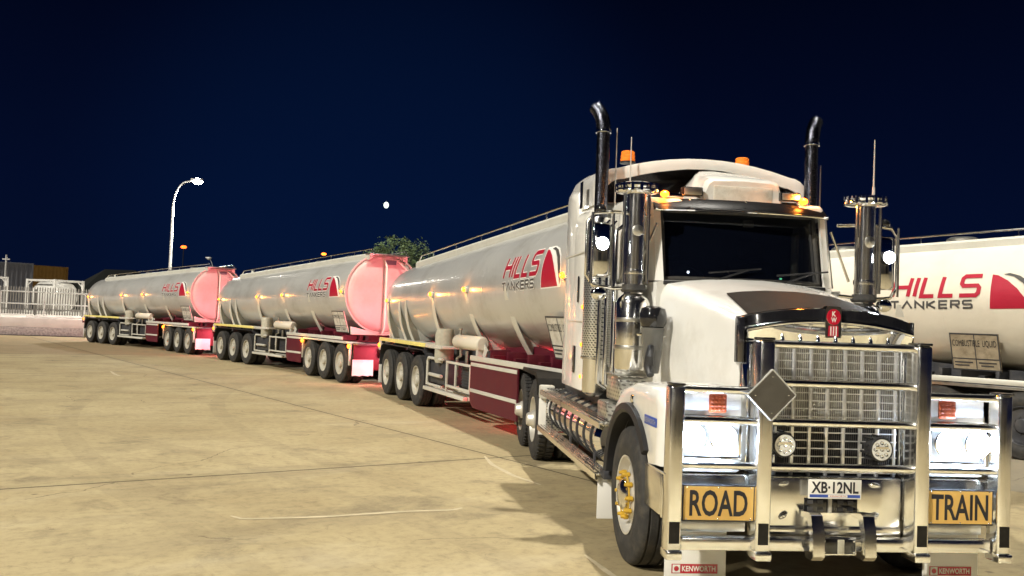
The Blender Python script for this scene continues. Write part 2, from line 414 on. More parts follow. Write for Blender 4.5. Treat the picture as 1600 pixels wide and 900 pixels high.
def flip(mb):   # mirrored copy across y
    n = MB(); n.v = [(x, -y, z) for x, y, z in mb.v]; n.f = [tuple(reversed(f)) for f in mb.f]; return n
def lamp_light(name, kind, parent, loc, energy, color, direction=None, size=.1, spot=120, blend=.6):
    L = bpy.data.lights.new(name, kind); L.energy = energy; L.color = color
    if kind == 'SPOT': L.spot_size = R(spot); L.spot_blend = blend; L.shadow_soft_size = size
    elif kind == 'POINT': L.shadow_soft_size = size
    else: L.size = size
    o = bpy.data.objects.new(name, L); col.objects.link(o); o.location = loc
    if parent is not None: o.parent = parent
    if direction is not None: o.rotation_euler = Vector(direction).to_track_quat('-Z', 'Y').to_euler()
    return o

_font_cache = {}
def text2d(s, bold=.0):
    """flat filled glyphs as (verts2d, faces) with unit box"""
    cu = bpy.data.curves.new('lettering', 'FONT'); cu.body = s; cu.size = 1; cu.offset = bold; cu.resolution_u = 3
    o = bpy.data.objects.new('lettering', cu); col.objects.link(o)
    dg = bpy.context.evaluated_depsgraph_get(); dg.update()
    me = bpy.data.meshes.new_from_object(o.evaluated_get(dg))
    vs = [(q.co.x, q.co.y) for q in me.vertices]; fs = [tuple(p.vertices) for p in me.polygons]
    bpy.data.objects.remove(o); bpy.data.curves.remove(cu); bpy.data.meshes.remove(me)
    x0 = min(p[0] for p in vs); x1 = max(p[0] for p in vs); y0 = min(p[1] for p in vs); y1 = max(p[1] for p in vs)
    return [((p[0]-x0)/(x1-x0), (p[1]-y0)/(y1-y0)) for p in vs], fs
def lettering(s, fn, material, parent, name='lettering', bold=.0):
    """fn maps (u,v) in 0..1 to a point"""
    vs, fs = text2d(s, bold); mb = MB(); mb.add([fn(u, v) for u, v in vs], fs)
    return mb.build(name, material, parent, smooth=False, recalc=False)

# ------------------------------------------------------------------ decals made of convex pieces, wrapped on the barrel
def clip_band(poly, lo, hi):
    def cl(p, c, keep_ge):
        o = []
        for i in range(len(p)):
            a, b = p[i-1], p[i]
            ia = a[1] >= c if keep_ge else a[1] <= c; ib = b[1] >= c if keep_ge else b[1] <= c
            if ia != ib:
                t = (c-a[1])/(b[1]-a[1]); o.append((a[0]+(b[0]-a[0])*t, c))
            if ib: o.append(b)
        return o
    return cl(cl(poly, lo, True), hi, False)
def stroke(pts, wd):
    """polyline -> mitred convex quads"""
    P = [Vector(p) for p in pts]; n = len(P); L_ = []; R_ = []
    for i in range(n):
        if i == 0: d = (P[1]-P[0]).normalized(); nn = Vector((-d.y, d.x)); k = 1
        elif i == n-1: d = (P[-1]-P[-2]).normalized(); nn = Vector((-d.y, d.x)); k = 1
        else:
            d0 = (P[i]-P[i-1]).normalized(); d1 = (P[i+1]-P[i]).normalized()
            n0 = Vector((-d0.y, d0.x)); n1 = Vector((-d1.y, d1.x)); nn = (n0+n1).normalized(); k = 1/max(.35, nn.dot(n0))
        L_.append(P[i]+nn*wd/2*k); R_.append(P[i]-nn*wd/2*k)
    return [[tuple(L_[i]), tuple(R_[i]), tuple(R_[i+1]), tuple(L_[i+1])] for i in range(n-1)]
GLYPH = {   # polylines in a unit box; overlapping ends are butted
 'H': [[(0, 0), (0, 1)], [(1, 0), (1, 1)], [(0, .5), (1, .5)]], 'I': [[(.5, 0), (.5, 1)]], 'L': [[(0, 1), (0, 0), (1, 0)]],
 'S': [[(1, 1), (.12, 1), (0, .88), (0, .62), (.12, .5), (.88, .5), (1, .38), (1, .12), (.88, 0), (0, 0)]],
 'T': [[(0, 1), (1, 1)], [(.5, 1), (.5, 0)]], 'A': [[(0, 0), (.5, 1), (1, 0)]], 'N': [[(0, 0), (0, 1), (1, 0), (1, 1)]],
 'K': [[(0, 0), (0, 1)], [(.92, 1), (.1, .5), (.95, 0)]], 'E': [[(1, 1), (0, 1), (0, 0), (1, 0)], [(.02, .5), (.95, .5)]],
 'R': [[(0, 0), (0, 1), (.88, 1), (1, .88), (1, .62), (.88, .5), (.03, .5)], [(.5, .48), (1, 0)]]}

# ------------------------------------------------------------------ wheels (right-hand side; the outer face looks to -y)
def tyre_profile(Rr, wd, rim):
    h = Rr-rim
    pr = [(rim, .03), (rim+.02, .012), (rim+h*.35, .0), (rim+h*.62, .004), (rim+h*.66, .010), (Rr-.045, .012), (Rr-.02, .022), (Rr-.004, .045)]
    for k in range(1, 4):
        yy = wd*k/4
        pr += [(Rr, yy-.010), (Rr-.014, yy-.006), (Rr-.014, yy+.006), (Rr, yy+.010)]
    pr += [(Rr-.004, wd-.045), (Rr-.02, wd-.022), (Rr-.045, wd-.012), (rim+h*.35, wd), (rim+.02, wd-.012), (rim, wd-.03)]
    return pr
def make_wheel(kind):
    """kind: 'trailer' dual wheels with painted rims, 'drive' dual wheels with deep polished rims, 'steer' single"""
    rimr = .292; wd = .275 if kind != 'steer' else .30
    rim = MB()
    if kind == 'steer':
        rim.lathe([(.292, .28), (.292, .03), (.302, .010), (.288, .012), (.278, .05), (.262, .085), (.215, .07), (.165, .028), (.155, .022), (.0, .022)], seg=40)
    else:
        rim.lathe([(.292, .27), (.292, .03), (.302, .010), (.288, .012), (.276, .05), (.262, .13), (.235, .16), (.17, .165), (.165, .15), (.12, .15), (.0, .15)] if kind == 'drive' else [(.292, .27), (.292, .03), (.304, .008), (.290, .010), (.280, .035), (.262, .062), (.20, .070), (.165, .060), (.12, .060), (.0, .060)], seg=40)
    root = rim.build('wheel', 'cream_paint' if kind == 'trailer' else 'wheel_alloy', None)
    t = MB().lathe(tyre_profile(.525, wd, rimr), seg=64, cap0=False, cap1=False)
    if kind == 'drive':     # chunky tread lugs
        for k in range(46):
            a = 2*math.pi*k/46
            for y0 in (.03, .155):
                q = MB().box(-.022, .022, y0, y0+.09, .515, .536, .003, seg=1)
                t.add(q.xf(Matrix.Rotation(a+(.04 if y0 > .1 else 0), 4, 'Y')).v, q.f)
    t.build('tyre', 'tread_rubber' if kind == 'drive' else 'rubber', root)
    if kind != 'steer':
        t2 = MB().lathe([(p[0], p[1]+.315) for p in tyre_profile(.525, wd, rimr)], seg=48, cap0=False, cap1=False)
        t2.build('tyre', 'tread_rubber' if kind == 'drive' else 'rubber', root)
        MB().lathe([(.20, .20), (.292, .32), (.292, .56), (.1, .50), (.1, .2)], seg=32).build('inner_rim', 'chassis_dark', root)
    h = MB()
    if kind == 'trailer':
        h.lathe([(.118, .07), (.114, .02), (.098, .0), (.0, -.005)], seg=28)
        for k in range(10):
            a = 2*math.pi*(k+.5)/10; c = (.142*math.cos(a), 0, .142*math.sin(a))
            h.cyl((c[0], .07, c[2]), (c[0], .042, c[2]), .014, seg=6)
        h.build('hub', 'cream_paint', root)
    elif kind == 'drive':
        h.lathe([(.13, .15), (.125, .02), (.095, -.01), (.09, -.05), (.07, -.07), (.0, -.07)], seg=28)
        for k in range(10):
            a = 2*math.pi*(k+.5)/10; c = (.168*math.cos(a), 0, .168*math.sin(a))
            h.cyl((c[0], .16, c[2]), (c[0], .085, c[2]), .019, .012, seg=8)
        h.build('hub', 'wheel_alloy', root)
    else:
        h.lathe([(.125, .025), (.118, -.01), (.085, -.035), (.0, -.04)], seg=28)
        h.build('hub', 'aluminium', root)
        nt_ = MB()
        for k in range(10):
            a = 2*math.pi*(k+.5)/10; a2 = 2*math.pi*(k+1.5)/10
            p = Vector((.168*math.cos(a), 0, .168*math.sin(a))); q = Vector((.168*math.cos(a2), 0, .168*math.sin(a2)))
            nt_.cyl(p+Vector((0, .028, 0)), p+Vector((0, -.005, 0)), .021, seg=6)
            nt_.cyl(p+Vector((0, -.005, 0)), p+Vector((0, -.03, 0)), .017, .012, seg=6)
            nt_.cyl(p+(q-p)*.2+Vector((0, .004, 0)), p+(q-p)*.8+Vector((0, .004, 0)), .007, seg=6)
        nt_.build('nut_ring', 'nut_yellow', root)
    return root
WHEEL = {}
def put_wheel(kind, parent, x, side, yout, r=.525):
    if kind not in WHEEL: WHEEL[kind] = make_wheel(kind); wv = WHEEL[kind]
    else: wv = copy_tree(WHEEL[kind])
    wv.parent = parent; wv.location = (x, -yout if side < 0 else yout, r); wv.rotation_euler = (0, random.uniform(-3, 3), 0 if side < 0 else math.pi)
    return wv

# ================================================================== SETTING
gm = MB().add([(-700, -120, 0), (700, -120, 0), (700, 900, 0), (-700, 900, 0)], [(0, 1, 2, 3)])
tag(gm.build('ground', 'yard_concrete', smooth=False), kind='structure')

def chalk(pts, wd, label):
    mb = MB(); rows = []
    for i, (x, y) in enumerate(pts):
        a = Vector(pts[max(0, i-1)]); b = Vector(pts[min(len(pts)-1, i+1)]); d = (b-a).normalized(); nn = Vector((-d.y, d.x))
        k = wd*(.35+.65*math.sin(math.pi*min(1, max(0, (i+.4)/len(pts)))))/2*random.uniform(.8, 1.2)
        rows.append([(x+nn.x*k, y+nn.y*k, .004), (x-nn.x*k, y-nn.y*k, .004)])
    o = mb.strip(rows).build('ground_marking', 'chalk', smooth=False); tag(o, label, 'marking', kind='structure')
def lerp_pts(pts, n=24):
    res = []
    for k in range(n):
        t = k/(n-1)*(len(pts)-1); i = min(len(pts)-2, int(t)); f = t-i
        res.append((pts[i][0]+(pts[i+1][0]-pts[i][0])*f, pts[i][1]+(pts[i+1][1]-pts[i][1])*f))
    return res
chalk(lerp_pts([(-2.42, 8.24), (-2.28, 8.13), (-1.6, 8.35), (-.95, 8.70), (-.48, 8.86), (-.40, 8.98)]), .07, 'long pale scuff line on the concrete')
chalk(lerp_pts([(-.28, 12.41), (-.16, 11.7), (.1, 10.95), (.41, 10.40)]), .07, 'pale curved line by the drive wheels')
chalk(lerp_pts([(.66, 7.35), (.78, 6.9), (.92, 6.45)]), .05, 'short pale line by the front wheel')
chalk(lerp_pts([(-11.0, 25.5), (-10.4, 24.4), (-10.1, 24.0)]), .10, 'faint pale dash out on the yard')

# ---- low wall, raised pad, fence and tanks at the left
A0 = Vector((-27.5, 49.6)); DW = (Vector((-23.5, 50.75))-A0).normalized(); NW = Vector((-DW.y, DW.x))
def wl(s, d, z): p = A0+DW*s+NW*d; return (p.x, p.y, z)
RW = math.atan2(DW.y, DW.x)
wall = empty('low_wall', (A0.x, A0.y, 0), RW)
MB().box(-40, 9.5, 0, .5, 0, .46, .01).build('wall_footing', 'wall_mottled', wall)
MB().box(-40, 9.5, .04, .5, .462, .98, .03).build('wall_face', 'wall_concrete', wall)
MB().box(-40, 9.5, -.10, -.005, 0, .035).build('gutter_strip', 'chassis_dark', wall)
tag(wall, 'long low concrete wall with mottled base below the fence', 'wall')
pad = MB().add([wl(-60, .5, .97), wl(9.5, .5, .97), wl(9.5, 60, 1.12), wl(-60, 60, 1.12)], [(0, 1, 2, 3)])
pad.add([wl(9.5, .5, .97), wl(9.5, 60, 1.12), wl(9.5, 60, 0), wl(9.5, .5, 0)], [(0, 1, 2, 3)])
tag(pad.build('raised_pavement', 'pad_concrete', smooth=False), kind='structure')

fence = empty('palisade_fence', wl(0, 9.0, 1.0), RW)
pm = MB()
for i in range(170):
    s = -14+i*.15
    pm.box(s-.035, s+.035, -.012, .012, .06, 1.72)
    pm.add([(s-.035, -.012, 1.72), (s+.035, -.012, 1.72), (s+.035, .012, 1.72), (s-.035, .012, 1.72), (s, 0, 1.82)], [(0, 1, 4), (1, 2, 4), (2, 3, 4), (3, 0, 4)])
pm.build('pale_panel', 'fence_paint', fence, smooth=False)
for z in (.35, 1.45): MB().box(-14, 11.5, .014, .06, z, z+.06).build('rail', 'fence_paint', fence)
for i in range(10): MB().box(-13.9+i*2.75-.04, -13.9+i*2.75+.04, .062, .14, 0, 1.65).build('post', 'fence_paint', fence)
tag(fence, 'pale steel palisade fence on the raised pavement', 'fence')
rail = empty('guard_rail', wl(0, 1.6, .98), RW)
for z, nm in ((1.42, 'top_rail'), (.75, 'mid_rail')): MB().tube([(-.4, 0, z), (7.6, 0, z)], .035, 8).build(nm, 'galvanised', rail)
for s in (-.4, 1.8, 3.9, 5.7, 7.6): MB().tube([(s, 0, 0), (s, 0, 1.42)], .035, 8).build('post', 'galvanised', rail)
MB().box(1.0, 5.2, -.35, .35, 0, .09, .01).build('base_slab', 'wall_concrete', rail)
tag(rail, 'galvanised pedestrian guard rail in front of the palisade fence', 'railing')

def tank_container(pos, rz, label):
    t = empty('tank_container', pos, rz)
    L2, W2, H = 1.52, 1.22, 2.55
    f = MB()
    for sx in (-1, 1):
        for sy in (-1, 1):
            f.box(sx*L2-.08, sx*L2+.08, sy*W2-.08, sy*W2+.08, 0, H, .01)
    for sx in (-1, 1):
        for z in (.08, H-.08): f.box(sx*L2-.06, sx*L2+.06, -W2+.08, W2-.08, z-.07, z+.07)
        for sy in (-1, 1):
            f.box(-.04+sx*L2, .04+sx*L2, -.06, .06, 0.05, .75, rot=Matrix.Rotation(sy*.6, 4, 'X'), piv=(sx*L2, 0, .05))
    for sy in (-1, 1):
        for z in (.08, H-.08): f.box(-L2+.08, L2-.08, sy*W2-.06, sy*W2+.06, z-.06, z+.06)
        f.cyl((-L2, sy*W2, H-.5), (-L2+.6, sy*W2, H-.1), .04, seg=6); f.cyl((L2, sy*W2, H-.5), (L2-.6, sy*W2, H-.1), .04, seg=6)
    f.build('frame', 'white_paint', t)
    b = MB().lathe([(0, -1.48), (.5, -1.44), (.9, -1.33), (1.12, -1.15), (1.15, -1.0), (1.15, 1.0), (1.12, 1.15), (.9, 1.33), (.5, 1.44), (0, 1.48)], (0, 0, 1.32), 'x', 36)
    b.build('barrel', 'white_paint', t)
    MB().box(-.6, .6, -.35, .35, 2.44, 2.56, .02).build('walkway', 'galvanised', t)
    tag(t, label, 'tank container'); return t
def P_at(u, v, Y):      # only used to find where far things stand, from the measured camera
    du, dv = u-800, v-450
    a = du*math.cos(ROLL)+dv*math.sin(ROLL); b = -du*math.sin(ROLL)+dv*math.cos(ROLL)
    d = fw+rt0*(a/FPX)-up0*(b/FPX); k = Y/d.y
    return Vector((0, 0, EYE))+d*k
p = P_at(84, 487, 70); tank_container((p.x, p.y, 1.03), R(-26), 'white framed tank container behind the palisade fence')
p = P_at(-32, 487, 66); tank_container((p.x-.3, p.y, 1.03), R(-26), 'second white tank container cut by the frame edge')
def shipping_container(pos, rz, mt, label):
    t = empty('shipping_container', pos, rz); b = MB(); L2, W2, H = 3.03, 1.22, 2.6
    for sy in (-1, 1):
        rows = []
        for i in range(61):
            x = -L2+.1+(2*L2-.2)*i/60; d = .035 if (i//2) % 2 else 0
            rows.append([(x, sy*(W2-.04-d), .12), (x, sy*(W2-.04-d), H-.1)])
        b.strip(rows)
    b.box(-L2+.05, L2-.05, -W2+.09, W2-.09, .12, H-.06)
    b.build('body', mt, t, angle=20)
    f = MB()
    for sx in (-1, 1):
        for sy in (-1, 1): f.box(sx*L2-.07, sx*L2+.07, sy*W2-.07, sy*W2+.07, 0, H)
        for z in (.07, H-.07): f.box(sx*L2-.05, sx*L2+.05, -W2+.07, W2-.07, z-.06, z+.06)
    for sy in (-1, 1):
        for z in (.07, H-.07): f.box(-L2+.07, L2-.07, sy*W2-.05, sy*W2+.05, z-.06, z+.06)
    f.build('frame', mt, t)
    d = MB()
    for y in (-.6, -.25, .25, .6): d.cyl((L2+.04, y, .2), (L2+.04, y, H-.2), .02, seg=6)
    d.build('door_bar', 'galvanised', t)
    tag(t, label, 'container'); return t
for u, v, Y, rz, mt, lb in ((-12, 447, 84, 20, 'container_grey', 'grey shipping container raised beyond the fence'), (50, 448, 96, 40, 'container_yellow', 'yellow shipping container beyond the white tank container')):
    p = P_at(u, v, Y); k = 0; z = p.z-.35
    while z > -.5:      # the stack goes down to the ground
        shipping_container((p.x, p.y, z), RW+R(rz), mt if k == 0 else 'container_grey', lb if k == 0 else ('container under the grey one beyond the fence' if mt == 'container_grey' else 'container under the yellow one beyond the fence'))
        z -= 2.615; k += 1
        if k > 1: break
p = P_at(6, 470, 75); pole = empty('utility_pole', (p.x, p.y, 0))
MB().cyl((0, 0, 0), (0, 0, 5.6), .10, .07, 10).build('pole', 'galvanised', pole); MB().box(-.3, .3, -.05, .05, 5.2, 5.3).build('cross_arm', 'galvanised', pole)
tag(pole, 'thin grey mast rising beside the grey container', 'pole')

# far dark tree belt beyond the yard
mb = MB(); rows = []
for i in range(140):
    x = -330+i*4.8; y = 225+25*math.sin(i*.13); h = 6.2+2.6*math.sin(i*.55)+2.0*math.sin(i*1.7+1)+random.uniform(0, 1.6)
    rows.append([(x, y, 0), (x, y, h*.6), (x+random.uniform(-1, 1), y+2, h), (x, y+9, h*.7), (x, y+12, 0)])
mb.strip(rows); tag(mb.build('distant_trees', 'leaf_dark', smooth=False), 'dark belt of trees along the horizon', 'trees', kind='stuff')

# ---- street lamps
def street_lamp(base, h, arm, az, label, energy=0, glow='street_glow', scale=1):
    t = empty('street_lamp', base, az)
    path = [(0, 0, 0), (0, 0, h*.82)]
    for k in range(1, 9):
        a = math.pi/2*k/9; path.append((arm*.8*(1-math.cos(a)), 0, h*.82+h*.17*math.sin(a)))
    path.append((arm, 0, h*.995))
    n = len(path); MB().tube(path, [.10*scale]+[.075*scale]+[.05*scale]*(n-2), 12).build('pole', 'galvanised', t)
    MB().cyl((0, 0, 0), (0, 0, .25), .16, .12, 12).build('base', 'galvanised', t)
    MB().box(arm-.05, arm+.68, -.16, .16, h-.03, h+.11, .05).build('lamp_head', 'galvanised', t)
    MB().ball((arm+.36, 0, h-.045), .27, 1.15, .75, .72).build('lens', glow, t)
    if energy: lamp_light('lamp', 'SPOT', t, (arm+.36, 0, h-.30), energy, (1, .95, .82), (0, 0, -1), .25, 165, .5)
    tag(t, label, 'street lamp'); return t
p = P_at(265, 430, 58); street_lamp((p.x, p.y, 0), 9.95, 1.05, R(8), 'tall white street lamp with a bright head behind the last trailer', 8000)
p = P_at(332, 430, 115); street_lamp((p.x, p.y, 0), 8.2, -.9, 0, 'small distant unlit street lamp above the last trailer', 0, 'galvanised', .9)
for u, v, Y, g, lab in ((287, 386, 120, 'far_red', 'tiny red lamp on a far mast right of the tall street lamp'), (506, 397, 140, 'far_orange', 'tiny orange lamp on a far mast above the middle trailer')):
    p = P_at(u, v, Y); t = empty('mast_light', (p.x, p.y, 0))
    MB().cyl((0, 0, 0), (0, 0, p.z-.2), .08, .05, 8).build('mast', 'leaf_dark', t); MB().ball((0, 0, p.z), .30, 1.3, 1, .7).build('lamp', g, t); tag(t, lab, 'mast light')
# yard flood light just outside the frame at the right, the one that throws the prime mover's shadow to the left
hm = empty('flood_light_mast', (6.9, 10.2, 0))
MB().cyl((0, 0, 0), (0, 0, 34), .30, .12, 14).build('mast', 'galvanised', hm); MB().box(-.9, .9, -.05, .05, 33.7, 33.8).build('cross_arm', 'galvanised', hm)
for k in (-1, 1):
    fh = MB().box(k*.6-.28, k*.6+.28, -.22, .22, 33.55, 33.69, .03).build('flood_head', 'galvanised', hm)
    MB().box(k*.6-.24, k*.6+.24, -.18, .18, 33.535, 33.5495).build('lens', 'street_glow', fh)
lamp_light('lamp', 'SPOT', hm, (0, 0, 33.4), MAST_E, (1, .95, .84), (-.45, .25, -1), .45, 150, .7)
tag(hm, 'tall flood light mast standing beside the prime mover at the right', 'light mast')

street_lamp((-15, -9, 0), 9.5, 1.3, R(40), 'added unseen street lamp standing left behind the camera', 3500)  # unseen lamp, added to streak the chrome and brighten the near yard
street_lamp((3, -24, 0), 9.5, 1.3, R(90), 'added unseen street lamp in front of the pale shed', 900)  # unseen lamp, added for highlights in the chrome
shed = empty('reflection_shed', (0, -40, 0))  # unseen shed added as a pale surface for the chrome to mirror
MB().box(-45, 45, -12, 0, 0, 8).build('wall', 'tank_white', shed); MB().box(-46, 46, -13, .8, 8.01, 8.35).build('roof', 'galvanised', shed)
for k in range(7):
    d_ = MB().box(-38+12*k, -31+12*k, .002, .05, 0, 5.2)
    for j in range(25): d_.box(-38+12*k, -31+12*k, .051, .075, .2*j+.02, .2*j+.12)
    d_.build('roller_door', 'galvanised' if k % 2 else 'container_grey', shed, smooth=False)
tag(shed, 'long unseen pale shed with roller doors, added for the chrome to reflect', 'building')

# ---- moon
p = P_at(603.5, 320.5, 6000)
tag(MB().ball(p, 18, .92, 1, 1.15, 24, 16).build('moon', 'moon_glow'), 'small bright moon above the tree', 'moon')

# ---- tree
def make_tree(base, h, wdt, label):
    t = empty('broadleaf_tree', base)
    tr = MB(); tr.tube([(0, 0, 0), (.05, 0, h*.25), (-.05, .1, h*.5), (.05, .05, h*.75)], [.22, .17, .12, .05], 10)
    cl = []
    for k in range(46):
        a = random.uniform(0, 6.283); rr = wdt/2*math.sqrt(random.uniform(.02, 1)); zz = random.uniform(.35, 1)
        lim = math.sqrt(max(.05, 1-((zz-.6)/.45)**2)) if zz > .6 else 1
        cl.append(Vector((rr*lim*math.cos(a), rr*lim*math.sin(a), h*zz*.94)))
    for c in cl[:14]: tr.tube([(0, 0, h*.3), (c.x*.5, c.y*.5, (h*.35+c.z)/2), tuple(c)], [.08, .05, .015], 6)
    tr.build('trunk', 'bark', t)
    lf = MB()
    for c in cl:
        R0 = random.uniform(.38, .75)
        for k in range(150):
            d = Vector((random.gauss(0, 1), random.gauss(0, 1), random.gauss(0, .8))).normalized()*R0*random.uniform(.55, 1.08)
            q = c+d; s = random.uniform(.05, .12); e1 = Vector((random.gauss(0, 1), random.gauss(0, 1), random.gauss(0, .6))).normalized(); e2 = e1.orthogonal().normalized()
            lf.add([q-e1*s, q+e2*s*.5, q+e1*s, q-e2*s*.5], [(0, 1, 2, 3)])
    lf.build('crown', 'leaf', t, smooth=False, recalc=False)
    tag(t, label, 'tree'); return t
p = P_at(621, 440, 58); make_tree((p.x, p.y, 0), 7.1, 4.2, 'round leafy tree rising between the first two trailers')

# ================================================================== TANK TRAILER
X0, X1 = -2.35, 8.75
def tp(x): return (x-X0)/(X1-X0)
def tA(x): return 1.06+.13*tp(x)        # half width
def tB(x): return .95+.165*tp(x)        # half height
def tC(x): return 2.18+.27*tp(x)        # axis height
def ring(x, k=1.0, n=56, off=0):
    a, b, c = tA(x)*k+off, tB(x)*k+off, tC(x)
    return [(x, a*math.cos(2*math.pi*i/n), c+b*math.sin(2*math.pi*i/n)) for i in range(n)]
def surf(x, z, off):
    t = max(-.999, min(.999, (z-tC(x))/tB(x))); n = math.sqrt(1-t*t)
    return (x, -(tA(x))*n-off*(.25+.75*n), z+off*t)
def decal(mb, poly, off):
    """poly: (x, dz from the axis)"""
    lo = min(p[1] for p in poly); hi = max(p[1] for p in poly); n = max(1, int((hi-lo)/.035))
    for k in range(n):
        q = clip_band(poly, lo+(hi-lo)*k/n, lo+(hi-lo)*(k+1)/n)
        if len(q) >= 3: mb.add([surf(x, tC(x)+z, off) for x, z in q], [tuple(range(len(q)))])
def word(mb, word_, x, z0, cap, widths, gap, wd, slant, off0):
    off = off0
    for ch, w_ in zip(word_, widths):
        for pl in GLYPH[ch]:
            pts = [(x+u*w_+slant*v*cap, z0+v*cap) for u, v in pl]
            off += .0003
            for q in stroke(pts, wd): decal(mb, q, off)
        x += w_+gap
    return x
def logo(parent):
    HX, HZ, HC = 6.12, .115, .315
    hw = [.27, .02, .21, .21, .29]; tw = [.14, .165, .14, .14, .13, .13, .14]
    for nm, mt, grow, off in (('logo_outline', 'logo_white', .034, .004), ('logo_lettering', 'logo_red', 0, .0075)):
        mb = MB(); word(mb, 'HILLS', HX, HZ, HC, hw, .105, .066+grow, .13, off); 
        if nm == 'logo_outline':
            word(mb, 'TANKERS', HX-.02, -.085, .115, tw, .062, .022+.034, .0, off+.002)
            tri = [(7.71, -.125), (8.40, -.125)]+TRI(.028, True)
            decal_fan(mb, tri, off)
        mb.build(nm, mt, parent, smooth=False, recalc=False)
    mb = MB(); word(mb, 'TANKERS', HX-.02, -.085, .115, tw, .062, .031, .0, .0095); mb.build('logo_lettering', 'logo_grey', parent, smooth=False, recalc=False)
    mb = MB(); decal_fan(mb, [(7.735, -.105), (8.33, -.105)]+TRI(0, False), .008); mb.build('logo_shape', 'logo_red', parent, smooth=False, recalc=False)
    mb = MB(); a = [(7.90, .445), (8.06, .40), (8.20, .30), (8.30, .17), (8.37, .02), (8.40, -.09)]; b = [(7.99, .46), (8.15, .41), (8.29, .31), (8.38, .18), (8.42, .05), (8.43, -.04)]
    for i in range(5): decal(mb, [a[i], b[i], b[i+1], a[i+1]], .0085)
    mb.build('logo_shape', 'logo_grey', parent, smooth=False, recalc=False)
def TRI(grow, wide):
    c = [(8.33, -.105), (8.25, .06), (8.13, .21), (7.98, .34), (7.82, .43), (7.735, .445)]
    if wide: c = [(8.45, -.09), (8.44, .06), (8.40, .20), (8.31, .33), (8.17, .43), (8.0, .48), (7.71, .48)]
    return c
def decal_fan(mb, poly, off):
    decal(mb, poly, off)

